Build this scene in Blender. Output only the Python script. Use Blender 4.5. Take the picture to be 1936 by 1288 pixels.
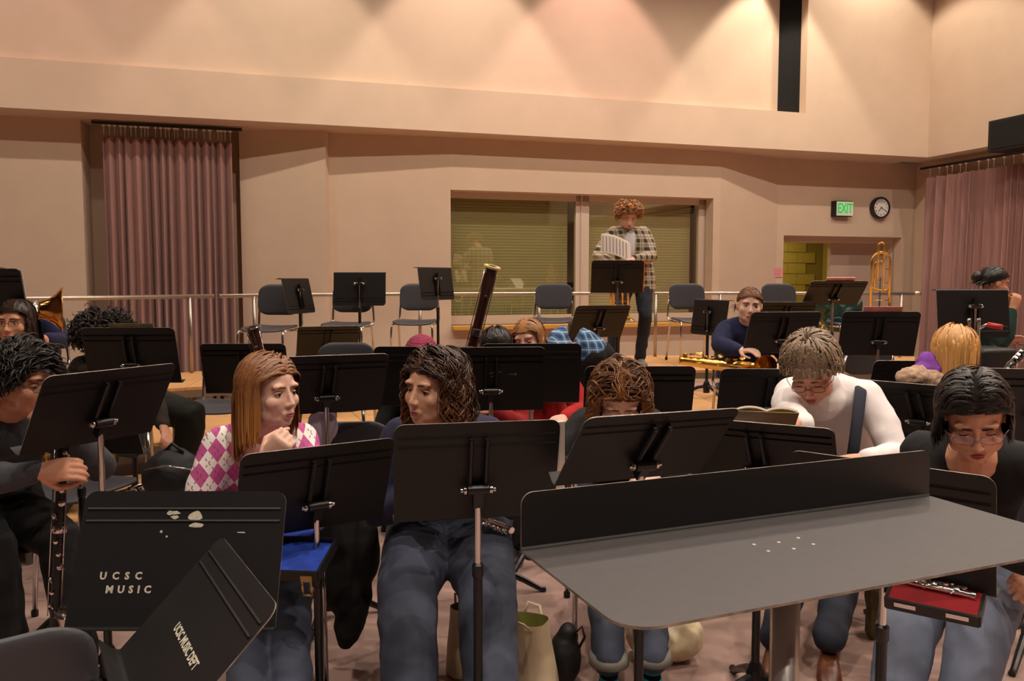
import bpy, bmesh, math, random
from math import sin, cos, pi, radians, atan2, sqrt, tan
from mathutils import Vector, Matrix, noise

for o in list(bpy.data.objects): bpy.data.objects.remove(o)
SC = bpy.context.scene
COL = SC.collection
random.seed(7)
V = Vector

# ------------------------------------------------------------------ camera
F, CX, CY, CAMH = 1560.0, 968.0, 644.0, 1.5
PITCH = math.atan(116 / F)
cam_d = bpy.data.cameras.new('camera'); cam = bpy.data.objects.new('camera', cam_d); COL.objects.link(cam)
cam_d.sensor_width = 36; cam_d.sensor_fit = 'HORIZONTAL'; cam_d.lens = 36 * F / 1936
cam_d.clip_start = .05; cam_d.clip_end = 100
cam.location = (0, 0, CAMH); cam.rotation_euler = (pi / 2 - PITCH, 0, 0)
SC.camera = cam

def ray(px, py):
    u = (px - CX) / F; v = -(py - CY) / F
    return V((u, cos(PITCH) + v * sin(PITCH), -sin(PITCH) + v * cos(PITCH)))
def P(px, py, Y):
    d = ray(px, py); t = Y / d.y
    return V((0, 0, CAMH)) + d * t
def G(px, py, z):
    d = ray(px, py); t = (z - CAMH) / d.z
    return V((0, 0, CAMH)) + d * t
def pix(p):
    r = V(p) - V((0, 0, CAMH))
    dep = r.y * cos(PITCH) - r.z * sin(PITCH); up = r.y * sin(PITCH) + r.z * cos(PITCH)
    return CX + F * r.x / dep, CY - F * up / dep

# ------------------------------------------------------------------ world, exposure
w = bpy.data.worlds.new('world'); SC.world = w; w.use_nodes = True
w.node_tree.nodes['Background'].inputs[0].default_value = (.02, .018, .016, 1)
w.node_tree.nodes['Background'].inputs[1].default_value = 1
SC.view_settings.view_transform = 'Standard'; SC.view_settings.look = 'None'
SC.view_settings.gamma = 1; SC.view_settings.use_curve_mapping = False
SC.view_settings.exposure = 0.45

# ------------------------------------------------------------------ room frame: a runs along the back wall, b away from the camera
TH = math.atan(.31); O2 = V((6.26, 12.6)); E1 = V((cos(TH), sin(TH))); E2 = V((-sin(TH), cos(TH)))
def R(a, b, z=0.0):
    q = O2 + E1 * a + E2 * b
    return V((q.x, q.y, z))
def wallhit(px, py, b):           # (a, z) where a pixel's ray meets the plane b
    d = ray(px, py); n = V((E2.x, E2.y, 0)); o = V((O2.x, O2.y, 0)) + n * b
    t = (o - V((0, 0, CAMH))).dot(n) / d.dot(n); q = V((0, 0, CAMH)) + d * t
    return (V((q.x, q.y)) - O2).dot(E1), q.z
def sidehit(px, py, a):
    d = ray(px, py); n = V((E1.x, E1.y, 0)); o = V((O2.x, O2.y, 0)) + n * a
    t = (o - V((0, 0, CAMH))).dot(n) / d.dot(n); q = V((0, 0, CAMH)) + d * t
    return (V((q.x, q.y)) - O2).dot(E2), q.z
FZ = 3.33      # underside of the fascia
LZ = 3.86      # top of the fascia ledge
CZ = 6.95      # ceiling

# ------------------------------------------------------------------ materials
def lin(c):
    f = lambda x: (x / 12.92 if x <= .04045 else ((x + .055) / 1.055) ** 2.4)
    return tuple(f(x / 255) for x in c[:3]) + (1,)
MATS = {}
def mat(name, col, rough=.5, metal=0.0, var=0.0, vs=12.0, bump=0.0, bs=60.0, stretch=None, emit=0, spec=None, island=0.0, trans=0, alpha=1, coat=0, sheen=0):
    if name in MATS: return MATS[name]
    m = bpy.data.materials.new(name); m.use_nodes = True; nt = m.node_tree; N = nt.nodes; L = nt.links
    b = N['Principled BSDF']; c = lin(col)
    b.inputs['Base Color'].default_value = c; b.inputs['Roughness'].default_value = rough; b.inputs['Metallic'].default_value = metal
    if spec is not None: b.inputs['Specular IOR Level'].default_value = spec
    if coat: b.inputs['Coat Weight'].default_value = coat; b.inputs['Coat Roughness'].default_value = .15
    if sheen: b.inputs['Sheen Weight'].default_value = sheen
    if trans: b.inputs['Transmission Weight'].default_value = trans
    if alpha < 1: b.inputs['Alpha'].default_value = alpha
    if emit: b.inputs['Emission Color'].default_value = c; b.inputs['Emission Strength'].default_value = emit
    tc = None
    if var or bump:
        tc = N.new('ShaderNodeTexCoord'); src = tc.outputs['Object']
        if stretch:
            mp = N.new('ShaderNodeMapping'); mp.inputs['Scale'].default_value = stretch; L.new(src, mp.inputs['Vector']); src = mp.outputs['Vector']
    val = None
    if var:
        nz = N.new('ShaderNodeTexNoise'); nz.inputs['Scale'].default_value = vs; nz.inputs['Detail'].default_value = 5; L.new(src, nz.inputs['Vector'])
        mr = N.new('ShaderNodeMapRange'); mr.inputs['From Min'].default_value = .3; mr.inputs['From Max'].default_value = .7
        mr.inputs['To Min'].default_value = 1 - var; mr.inputs['To Max'].default_value = 1 + var; L.new(nz.outputs['Fac'], mr.inputs['Value']); val = mr.outputs['Result']
    if island:
        gm = N.new('ShaderNodeNewGeometry'); mr = N.new('ShaderNodeMapRange')
        mr.inputs['To Min'].default_value = 1 - island; mr.inputs['To Max'].default_value = 1 + island; L.new(gm.outputs['Random Per Island'], mr.inputs['Value'])
        if val:
            mu = N.new('ShaderNodeMath'); mu.operation = 'MULTIPLY'; L.new(val, mu.inputs[0]); L.new(mr.outputs['Result'], mu.inputs[1]); val = mu.outputs[0]
        else: val = mr.outputs['Result']
    if val:
        hs = N.new('ShaderNodeHueSaturation'); hs.inputs['Color'].default_value = c; L.new(val, hs.inputs['Value']); L.new(hs.outputs['Color'], b.inputs['Base Color'])
    if bump:
        nb = N.new('ShaderNodeTexNoise'); nb.inputs['Scale'].default_value = bs; nb.inputs['Detail'].default_value = 4; L.new(src, nb.inputs['Vector'])
        bp = N.new('ShaderNodeBump'); bp.inputs['Strength'].default_value = bump; bp.inputs['Distance'].default_value = .004
        L.new(nb.outputs['Fac'], bp.inputs['Height']); L.new(bp.outputs['Normal'], b.inputs['Normal'])
    MATS[name] = m
    return m

# ------------------------------------------------------------------ mesh builder
class MB:
    def __init__(s): s.v = []; s.f = []; s.mi = []; s.cur = 0
    def add(s, vs, fs, M=None):
        o = len(s.v)
        s.v += [(M @ V(p)) if M is not None else V(p) for p in vs]
        s.f += [tuple(i + o for i in f) for f in fs]; s.mi += [s.cur] * len(fs)
        return s
    def box(s, c, size, M=None, rz=0):
        x, y, z = size[0] / 2, size[1] / 2, size[2] / 2
        T = Matrix.Translation(V(c)) @ Matrix.Rotation(rz, 4, 'Z')
        if M is not None: T = M @ T
        return s.add([(-x, -y, -z), (x, -y, -z), (x, y, -z), (-x, y, -z), (-x, -y, z), (x, -y, z), (x, y, z), (-x, y, z)],
                     [(0, 3, 2, 1), (4, 5, 6, 7), (0, 1, 5, 4), (1, 2, 6, 5), (2, 3, 7, 6), (3, 0, 4, 7)], T)
    def bar(s, a, b, wd, th, up=V((0, 0, 1))):        # rectangular bar between two points
        a = V(a); b = V(b); d = (b - a).normalized(); x = d.cross(up)
        if x.length < 1e-4: x = V((1, 0, 0))
        x.normalize(); y = x.cross(d).normalized(); vs = []
        for p in (a, b):
            for sx, sy in ((-1, -1), (1, -1), (1, 1), (-1, 1)): vs.append(p + x * sx * wd / 2 + y * sy * th / 2)
        return s.add(vs, [(3, 2, 1, 0), (4, 5, 6, 7), (0, 1, 5, 4), (1, 2, 6, 5), (2, 3, 7, 6), (3, 0, 4, 7)])
    def tube(s, pts, r, n=8, M=None, cap=True, flat=1.0, side=None):
        pts = [V(p) for p in pts]
        if not hasattr(r, '__len__'): r = [r] * len(pts)
        vs = []; fs = []; px = None
        for i, p in enumerate(pts):
            d = pts[min(i + 1, len(pts) - 1)] - pts[max(i - 1, 0)]
            if d.length < 1e-9: d = V((0, 0, 1))
            d.normalize()
            if px is None:
                ref = side if side is not None else (V((1, 0, 0)) if abs(d.x) < .8 else V((0, 1, 0)))
                x = (ref - d * ref.dot(d))
                if x.length < 1e-5: x = d.orthogonal()
            else: x = px - d * px.dot(d)
            if x.length < 1e-6: x = d.orthogonal()
            x.normalize(); px = x; y = d.cross(x)
            for k in range(n):
                a = 2 * pi * k / n; vs.append(p + x * cos(a) * r[i] + y * sin(a) * r[i] * flat)
        for i in range(len(pts) - 1):
            for k in range(n):
                k2 = (k + 1) % n; fs.append((i * n + k, i * n + k2, (i + 1) * n + k2, (i + 1) * n + k))
        if cap:
            fs.append(tuple(reversed(range(n)))); m = (len(pts) - 1) * n; fs.append(tuple(m + k for k in range(n)))
        return s.add(vs, fs, M)
    def lathe(s, prof, n=20, M=None, a0=0, a1=2 * pi):   # prof: (r, z)
        vs = []; fs = []; full = abs(a1 - a0 - 2 * pi) < 1e-6; cols = n if full else n + 1
        for r, z in prof:
            for k in range(cols):
                a = a0 + (a1 - a0) * k / n; vs.append((r * cos(a), r * sin(a), z))
        for i in range(len(prof) - 1):
            for k in range(n):
                k2 = (k + 1) % cols; fs.append((i * cols + k, i * cols + k2, (i + 1) * cols + k2, (i + 1) * cols + k))
        return s.add(vs, fs, M)
    def ell(s, c, r, M=None, n=14):
        vs = [(0, 0, -1)]; fs = []; h = n // 2
        for i in range(1, h):
            ph = -pi / 2 + pi * i / h
            for k in range(n): vs.append((cos(ph) * cos(2 * pi * k / n), cos(ph) * sin(2 * pi * k / n), sin(ph)))
        vs.append((0, 0, 1)); top = len(vs) - 1
        for k in range(n): fs.append((0, 1 + (k + 1) % n, 1 + k))
        for i in range(h - 2):
            for k in range(n):
                a = 1 + i * n; k2 = (k + 1) % n; fs.append((a + k, a + k2, a + n + k2, a + n + k))
        a = 1 + (h - 2) * n
        for k in range(n): fs.append((a + k, a + (k + 1) % n, top))
        vs = [V((p[0] * r[0] + c[0], p[1] * r[1] + c[1], p[2] * r[2] + c[2])) for p in vs]
        return s.add(vs, fs, M)
    def prism(s, poly, z0, z1, M=None):
        n = len(poly); vs = [(p[0], p[1], z0) for p in poly] + [(p[0], p[1], z1) for p in poly]
        fs = [tuple(reversed(range(n))), tuple(range(n, 2 * n))] + [(k, (k + 1) % n, n + (k + 1) % n, n + k) for k in range(n)]
        return s.add(vs, fs, M)
    def loft(s, rings, M=None, cap=True):
        n = len(rings[0]); vs = [p for r in rings for p in r]; fs = []
        for i in range(len(rings) - 1):
            for k in range(n):
                k2 = (k + 1) % n; fs.append((i * n + k, i * n + k2, (i + 1) * n + k2, (i + 1) * n + k))
        if cap: fs.append(tuple(reversed(range(n)))); m = (len(rings) - 1) * n; fs.append(tuple(m + k for k in range(n)))
        return s.add(vs, fs, M)
    def mesh(s, name='m', off=None):
        me = bpy.data.meshes.new(name)
        me.from_pydata([tuple(p - off) if off is not None else tuple(p) for p in s.v], [], s.f)
        if any(s.mi): me.polygons.foreach_set('material_index', s.mi)
        me.update(); return me
    def build(s, name, m, parent=None, smooth=None, off=None, fix=True):
        me = s.mesh(name, off)
        if fix:
            bm = bmesh.new(); bm.from_mesh(me); bmesh.ops.recalc_face_normals(bm, faces=bm.faces); bm.to_mesh(me); bm.free()
        return mkobj(name, me, m, parent, smooth)
def shade(me, ang):
    if ang is True: me.polygons.foreach_set('use_smooth', [True] * len(me.polygons))
    elif ang:
        me.polygons.foreach_set('use_smooth', [True] * len(me.polygons))
        me.set_sharp_from_angle(angle=radians(ang))
def mkobj(name, me, m, parent=None, smooth=None):
    if smooth: shade(me, smooth)
    for mm in (m if isinstance(m, (list, tuple)) else [m]): me.materials.append(mm)
    o = bpy.data.objects.new(name, me); COL.objects.link(o)
    if parent: o.parent = parent
    return o
def inst(name, me, parent=None, M=None):             # object sharing mesh data
    o = bpy.data.objects.new(name, me); COL.objects.link(o)
    if parent: o.parent = parent
    if M is not None: o.matrix_local = M
    return o
def empty(name, loc=(0, 0, 0), rz=0, parent=None):
    o = bpy.data.objects.new(name, None); COL.objects.link(o); o.location = loc; o.rotation_euler = (0, 0, rz); o.empty_display_size = .1
    if parent: o.parent = parent
    return o
def tag(o, label, cat, group=None):
    o['label'] = label; o['category'] = cat
    if group: o['group'] = group
    return o
def struct(o, label=None, cat=None):
    o['kind'] = 'structure'
    if label: o['label'] = label; o['category'] = cat
    return o
TMP = bpy.data.scenes.new('tmp')
def ev_mesh(me, mods):
    ob = bpy.data.objects.new('tmpo', me); TMP.collection.objects.link(ob)
    for t, kw in mods:
        md = ob.modifiers.new(t, t)
        for k, val in kw.items(): setattr(md, k, val)
    vl = TMP.view_layers[0]; vl.update(); dg = vl.depsgraph
    out = bpy.data.meshes.new_from_object(ob.evaluated_get(dg))
    bpy.data.objects.remove(ob); bpy.data.meshes.remove(me)
    return out
def fuse(mb, voxel, it=5, fac=.5, off=None):
    return ev_mesh(mb.mesh('fz', off), [('REMESH', dict(mode='VOXEL', voxel_size=voxel)), ('SMOOTH', dict(factor=fac, iterations=it))])
def joinmesh(ms):
    bm = bmesh.new()
    for m in ms: bm.from_mesh(m)
    out = bpy.data.meshes.new('j'); bm.to_mesh(out); bm.free()
    for m in ms: bpy.data.meshes.remove(m)
    return out
def textmesh(txt, size, depth=.0008, font_sp=1.0, align='CENTER', off=0.0):
    c = bpy.data.curves.new('t', 'FONT'); c.body = txt; c.size = size; c.extrude = depth; c.align_x = align; c.align_y = 'CENTER'; c.space_character = font_sp
    c.resolution_u = 2; c.offset = off
    ob = bpy.data.objects.new('t', c); TMP.collection.objects.link(ob); vl = TMP.view_layers[0]; vl.update()
    me = bpy.data.meshes.new_from_object(ob.evaluated_get(vl.depsgraph)); bpy.data.objects.remove(ob); me.materials.clear()
    return me
def basis(x, y, z, o):
    return Matrix(((x[0], y[0], z[0], o[0]), (x[1], y[1], z[1], o[1]), (x[2], y[2], z[2], o[2]), (0, 0, 0, 1)))
def ry(x, y, z, yaw=0): return Matrix.Translation((x, y, z)) @ Matrix.Rotation(yaw, 4, 'Z')
# ------------------------------------------------------------------ ceiling lamps (they light the hall)
m_wall = mat('wall_paint', (208, 184, 160), .85, var=.03, vs=3, bump=.05, bs=200)
m_ceil = mat('ceiling_paint', (62, 56, 52), .9)
m_black = mat('black_metal', (22, 21, 21), .42, spec=.4, var=.1, vs=30)
m_chrome = mat('chrome', (205, 203, 200), .16, 1.0)
m_white = mat('white_plastic', (225, 222, 214), .5)
m_lens = mat('lamp_lens', (255, 225, 190), .4, emit=6)
can = MB(); can.lathe([(.0, .2), (.03, .2), (.09, .18), (.1, .0), (.085, .0), (.08, .15)], 16); can.tube([(0, 0, .19), (0, 0, .4)], .012, 6)
can_me = can.mesh('can'); shade(can_me, 40); can_me.materials.append(m_black)
len_me = MB().lathe([(0, .05), (.082, .05)], 16).mesh('lens'); len_me.materials.append(m_lens)
def lamp(a, b, power, half, blend, col, z=CZ - .4):
    root = empty('ceiling_downlight', R(a, b, z)); tag(root, 'black can downlight hanging from the dark ceiling', 'lamp', 'ceiling downlights')
    inst('housing', can_me, root); inst('lens', len_me, root)
    ld = bpy.data.lights.new('downlight', 'SPOT'); ld.energy = power; ld.spot_size = 2 * half; ld.spot_blend = blend; ld.color = col; ld.shadow_soft_size = .06
    lo = bpy.data.objects.new('bulb', ld); COL.objects.link(lo); lo.parent = root; lo.location = (0, 0, -.01)
W1 = (1, .86, .70); PK = (1, .64, .58); W2 = (1, .85, .72)
for i, (px, c, pw) in enumerate(((-420, W1, 30), (-130, PK, 30), (180, PK, 45), (535, W1, 75), (902, (1, .80, .68), 100), (1165, PK, 85), (1500, W1, 130), (1690, W1, 60))):
    a, _ = wallhit(px, 100, -.62); lamp(a, -.62, pw * 2.3, radians(37 if px < 1600 else 52), .25, c)
for bi, b in enumerate((-3.4, -5.9, -8.4, -10.9, -13.2)):
    for ai, a in enumerate((-14.6, -11.8, -9.0, -6.2, -3.4, -.75)):
        lamp(a + (.5 if bi % 2 else 0), b, (145, 165, 250, 270, 220)[bi] * (.9 if a > -1.5 else .5 if a < -11 else 1), radians((79, 79, 44, 44, 44)[bi]), .35, W2)

# ------------------------------------------------------------------ shell
AL, BF = -17.0, -15.5     # left wall, wall behind the camera
m_floor = mat('floor_sheet', (172, 142, 132), .45, var=.1, vs=2.2, bump=.02, bs=40)
def slab(name, c0, c1, m, label, cat='wall'):      # axis-aligned (a,b,z) box in the room frame
    M = basis((E1.x, E1.y, 0), (E2.x, E2.y, 0), (0, 0, 1), R(0, 0, 0))
    o = MB().box([(c0[i] + c1[i]) / 2 for i in range(3)], [abs(c1[i] - c0[i]) for i in range(3)], M).build(name, m)
    return struct(o, label, cat)
slab('floor', (AL - .3, BF - .3, -.2), (3, 4.2, 0), m_floor, 'smooth pinkish beige hall floor', 'floor')
slab('ceiling', (AL - .3, BF - .3, CZ), (3, 4.2, CZ + .2), m_ceil, 'dark high hall ceiling with downlights', 'ceiling')
m_dark = mat('bounce_cut_dark', (78, 60, 54), .95)  # added dark tone on the unseen walls, keeps bounced light down
slab('wall_left', (AL - .3, BF, 0), (AL, 1.5, CZ), m_dark, 'unseen side wall, darkened to cut bounce light')
slab('wall_behind', (AL - .3, BF - .3, 0), (3, BF, CZ), m_dark, 'unseen wall behind the conductor, darkened to cut bounce light')
# fascia above the alcove and upper walls
aS0, _ = wallhit(1450, 100, 0); aS1, _ = wallhit(1526, 100, 0)
slab('wall_back_fascia', (AL, 0, FZ), (0, .9, LZ), m_wall, 'pale band of wall overhanging the recessed back wall')
slab('wall_back_upper', (AL, .12, LZ), (aS0, .32, CZ), m_wall, 'tall upper wall with fans of light above the ledge')
slab('wall_back_upper_flush', (aS1, 0, LZ), (0, .5, CZ), m_wall, 'upper wall flush with the band beside the black slot')
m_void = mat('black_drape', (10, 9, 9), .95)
slab('wall_right_upper', (0, BF, FZ), (.9, .5, CZ), m_wall, 'pale upper side wall above the long curtain')
# recessed lower back wall, zig-zag in plan: (pixel column, recess)
def ab(px, b): return wallhit(px, 400, b)[0], b
lw = []
def lower(name, p0, p1, z0=0, z1=FZ + .02, label='recessed lower back wall panel', m=None):
    A = R(p0[0], p0[1]); B = R(p1[0], p1[1]); d = (B - A).normalized(); n = V((-d.y, d.x, 0)) * .2
    o = MB().loft([[A + V((0, 0, z0)), B + V((0, 0, z0)), B + n + V((0, 0, z0)), A + n + V((0, 0, z0))], [A + V((0, 0, z1)), B + V((0, 0, z1)), B + n + V((0, 0, z1)), A + n + V((0, 0, z1))]]).build(name, m or m_wall)
    return struct(o, label, 'wall')
lower('wall_slot_panel', (aS0, .14), (aS0 + .44, .34), LZ - .01, CZ, 'slanted beige panel inside the tall slot in the upper wall')
lower('wall_slot_dark', (aS0 + .38, .36), (aS1 + .06, .1), LZ - .01, CZ, 'black strip inside the tall slot in the upper wall', m_void)
lower('wall_lower_left', (AL, .5), ab(158, .5), label='lower wall panel left of the curtain niche')
lower('wall_niche_return', ab(158, .52), (ab(158, .5)[0] + .02, .95), label='thin return wall at the edge of the curtain niche')
lower('wall_niche', (ab(158, .5)[0], .92), (ab(470, .7)[0], .92), label='wall at the back of the curtain niche')
lower('wall_lower_panel', ab(455, .66), ab(617, .37), label='lower wall panel right of the left curtain')
lower('wall_panel_return', (ab(617, .37)[0], .46), (ab(617, .37)[0], .62), label='thin step in the lower wall')
lower('wall_lower_middle', ab(617, .56), ab(852, .4), label='lower wall panel left of the wide window')
w0a, w0z = wallhit(854, 362, .4); w1a, _ = wallhit(1349, 375, .4)
WZ1 = 2.66; WZ0 = .86
lower('wall_window_sill', (ab(852, .4)[0], .4), (w1a, .4), 0, WZ0, 'wall below the wide window')
lower('wall_window_head', (ab(852, .4)[0], .4), (w1a, .4), WZ1, FZ + .02, 'wall above the wide window')
c1 = ab(1362, .4); c2 = ab(1470, .74)
lower('wall_window_right', (w1a, .4), c1, label='wall strip right of the wide window')
lower('wall_curve', c1, c2, label='angled wall between window and door recess')
d0 = ab(1483, .74)[0]; d1 = ab(1707, .74)[0]; DZ = 2.17
lower('wall_door_left', c2, (d0, .74), label='narrow wall left of the door recess')
lower('wall_door_head', (d0, .74), (d1, .74), DZ, FZ + .02, 'wall above the door recess under the exit sign')
lower('wall_door_right', (d1, .74), (.55, .74), label='wall right of the door recess')
slab('wall_right_lower', (.5, BF, 0), (.7, .95, FZ + .02), m_wall, 'lower side wall behind the long curtain')
# door recess, open doorway and corridor
rb = .74 + .42
slab('wall_recess_head', (d0 - .1, .9, 2.09), (d1 + .1, rb + .2, 2.35), m_wall, 'lowered head of the door recess')
slab('wall_recess_right', (d1, .9, 0), (d1 + .12, rb + .1, 2.2), m_wall, 'side of the door recess')
slab('wall_recess_left', (d0 - .12, .9, 0), (d0, 3.6, 2.2), m_wall, 'left side of the door recess and corridor')
dm = wallhit(1570, 500, rb)[0]
slab('wall_recess_back', (dm, rb, 0), (d1, rb + .08, 2.12), mat('recess_paint', (188, 165, 148), .8), 'plain back of the door recess beside the open doorway')
m_trim = mat('door_trim', (176, 140, 112), .6)
dj = wallhit(1668, 500, rb)[0]
slab('trim_1', (dj, rb - .03, 0), (dj + .06, rb, 2.09), m_trim, 'brown door jamb in the recess', 'trim')
slab('trim_2', (dj + .12, rb - .06, 0), (dj + .2, rb, 2.09), m_trim, 'brown door stop in the recess', 'trim')
# corridor wall of painted concrete blocks
m_blk = mat('olive_block', (168, 150, 62), .7, var=.08, vs=20, bump=.2, bs=90); m_mort = mat('olive_mortar', (134, 118, 48), .9)
cb = 3.0
cwall = slab('wall_corridor', (d0 - .6, cb + .03, 0), (dm + 1.4, cb + .15, 2.6), m_mort, 'olive concrete block wall seen through the doorway')
bme = MB().box((0, 0, 0), (.39, .05, .19)).mesh('block'); bme.materials.append(m_blk)
for r in range(13):
    for k in range(7):
        a = d0 - .5 + k * .4 + (.2 if r % 2 else 0)
        o = inst('block', bme); o.parent = cwall; p = R(a, cb + .02, .1 + r * .2); o.location = p; o.rotation_euler = (0, 0, TH)
slab('ceiling_corridor', (d0 - .6, rb + .1, 2.6), (dm + 1.4, cb + .2, 2.7), m_ceil, 'corridor ceiling beyond the doorway', 'ceiling')
slab('wall_corridor_end', (dm + 1.3, rb + .1, 0), (dm + 1.4, cb + .2, 2.6), m_blk, 'olive end of the corridor out of sight')
cl = bpy.data.lights.new('corridor_bulb', 'AREA'); cl.energy = 14; cl.size = .6; cl.color = (1, .82, .5)
clo = bpy.data.objects.new('corridor_bulb', cl); COL.objects.link(clo); clo.location = R(dm - .2, 2.1, 2.55)

# ------------------------------------------------------------------ window with blinds
win = empty('window_1', R((w0a + w1a) / 2, .4, WZ0), TH); struct(win, 'wide two-pane interior window with a wooden ledge', 'window')
m_frame = mat('window_frame', (208, 190, 172), .5); m_ledge = mat('ledge_wood', (205, 150, 70), .4, var=.12, vs=8, stretch=(1, 20, 20))
wl = (w1a - w0a); hw = wl / 2; H = WZ1 - WZ0; gy = .24
def wx(px): return wallhit(px, 480, .4 + gy)[0] - (w0a + w1a) / 2
x0 = -hw; x1 = wx(1088); x2 = wx(1113); x3 = wx(1320); x4 = hw + .2
MB().box((.1, .36, H + .05), (wl + .6, .32, .1)).build('frame_head', m_wall, win)
MB().box((x4 + .06, .36, H / 2), (.12, .32, H)).build('reveal', m_wall, win)
for nm, xa, xb in (('jamb', x0 - .03, x0 + .02), ('mullion', x1, x2), ('jamb', x3, x4)):
    MB().box(((xa + xb) / 2, gy + .03, H / 2), (xb - xa, .07, H)).build(nm, m_frame, win)
MB().box(((x1 * .6 + x2 * .4), gy - .01, H / 2), (.02, .03, H)).build('mullion_bead', m_frame, win)
MB().box(((x0 + x4) / 2, gy + .03, .09), (x4 - x0, .07, .12)).build('sill_rail', m_frame, win)
MB().box(((x0 + x4) / 2, gy + .03, H - .04), (x4 - x0, .07, .08)).build('head_rail', m_frame, win)
MB().box((0, gy / 2 - .06, .0), (wl + .02, gy + .16, .045)).build('ledge', m_ledge, win)
m_glass = bpy.data.materials.new('window_glass'); m_glass.use_nodes = True
nt = m_glass.node_tree; nt.nodes.clear()
go = nt.nodes.new('ShaderNodeOutputMaterial'); gm = nt.nodes.new('ShaderNodeMixShader'); gt = nt.nodes.new('ShaderNodeBsdfTransparent'); gg = nt.nodes.new('ShaderNodeBsdfGlossy')
gt.inputs[0].default_value = (.90, .90, .80, 1); gg.inputs['Roughness'].default_value = .01; gg.inputs[0].default_value = (.95, 1, .9, 1); gm.inputs[0].default_value = .14
nt.links.new(gt.outputs[0], gm.inputs[1]); nt.links.new(gg.outputs[0], gm.inputs[2]); nt.links.new(gm.outputs[0], go.inputs[0])
for xa, xb in ((x0 + .02, x1), (x2, x3)):
    MB().box(((xa + xb) / 2, gy + .03, H / 2 + .03), (xb - xa, .008, H - .2)).build('pane', m_glass, win)
m_blind = mat('blind', (196, 188, 156), .8)
# cellular blinds hang behind the panes, in the room beyond
for xa, xb in ((x0 - .1, x1 - .06), (x1 + .06, x3 - .05)):
    bl = MB(); n = int(H / .02); rows = []
    for i in range(n + 1):
        z = H * i / n; yy = gy + .16 + (.006 if i % 2 else 0); rows.append([V((xa, yy, z)), V((xb, yy, z))])
    bl.loft([[r[0], r[1], r[1] + V((0, .012, 0)), r[0] + V((0, .012, 0))] for r in rows]).build('blind', m_blind, win)
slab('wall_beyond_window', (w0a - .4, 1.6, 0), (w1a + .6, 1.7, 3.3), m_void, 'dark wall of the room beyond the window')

# ------------------------------------------------------------------ curtains
m_curt = mat('curtain_velour', (160, 120, 111), .9, var=.12, vs=6, stretch=(8, 8, .4), bump=.1, bs=120, sheen=.2)
m_track = mat('curtain_track', (30, 26, 24), .6)
def curtain(name, pts2, z0, z1, folds, amp, label, hooks, seed, gather=.5):
    rnd = random.Random(seed); root = empty(name, V((pts2[0].x, pts2[0].y, z0))); tag(root, label, 'curtain')
    A, B = pts2; L = (B - A).length; d = (B - A) / L; n = V((-d.y, d.x)); nn = folds * 10
    ph = []; acc = 0; am = []
    for k in range(folds): am.append(rnd.uniform(.6, 1.25)); ph.append(rnd.uniform(.6, 1.4))
    tot = sum(ph); bounds = [0]
    for x in ph: bounds.append(bounds[-1] + x / tot)
    drift = [rnd.uniform(-.4, .4) for _ in range(folds + 1)]
    rows = []
    zs = [z1, z1 - .03, z1 - .06, z1 - .12, z1 - .3, z1 - .7, z1 - 1.2, z1 - 1.8, z1 - 2.4, z0]
    for zi, z in enumerate(zs):
        t = (z1 - z) / (z1 - z0); row = []
        for k in range(folds):
            for j in range(10):
                s = j / 10; u = bounds[k] + (bounds[k + 1] - bounds[k]) * s
                u += (drift[k] * (1 - s) + drift[k + 1] * s) * t * .35 / folds
                q = sin(2 * pi * s); q = math.copysign(abs(q) ** .6, q)
                off = q * amp * am[k] * (.75 + .35 * t) + .25 * amp * sin(2 * pi * (2.3 * s + k * .37 + t)) * t
                u2 = u + .28 * sin(4 * pi * s) / folds * .5
                p = A + d * (u2 * L) + n * off
                row.append(V((p.x, p.y, z)))
        rows.append(row)
    vs = [p for r in rows for p in r]; m = len(rows[0]); fs = []
    for i in range(len(rows) - 1):
        for k in range(m - 1): fs.append((i * m + k, i * m + k + 1, (i + 1) * m + k + 1, (i + 1) * m + k))
    me = bpy.data.meshes.new('cloth'); off = root.location
    me.from_pydata([tuple(v - V(off)) for v in vs], [], fs)
    me = ev_mesh(me, [('SOLIDIFY', dict(thickness=.006)), ('SUBSURF', dict(levels=1))])
    mkobj('cloth', me, m_curt, root, True)
    o = V(off)
    tr = MB().bar(V((A.x, A.y, z1 + .16)) - V((d.x, d.y, 0)) * .1, V((B.x, B.y, z1 + .16)) + V((d.x, d.y, 0)) * .1, .04, .03); tr.build('track', m_track, root, off=o)
    hm = MB().box((0, 0, .05), (.035, .02, .02)).tube([(0, 0, .05), (0, 0, -.06)], .0035, 5).mesh('hook'); hm.materials.append(m_white)
    for k in range(hooks):
        u = (k + rnd.uniform(.1, .9)) / hooks; p = A + d * (u * L)
        h = inst('hook', hm, root); h.location = V((p.x, p.y, z1 + .08)) - o; h.rotation_euler = (0, 0, atan2(d.y, d.x))
    return root
ca, cz = wallhit(192, 248, .45); cb2, _ = wallhit(441, 251, .45)
curtain('stage_curtain', (R(ca, .45).xy, R(cb2, .45).xy), .05, 3.14, 15, .085, 'dusty rose velour curtain hanging in the niche of the back wall', 27, 3)
curtain('stage_curtain', (R(.26, .3).xy, R(.26, -8.5).xy), .05, 3.06, 58, .13, 'long dusty mauve curtain along the side wall under the black box', 60, 5)

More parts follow.
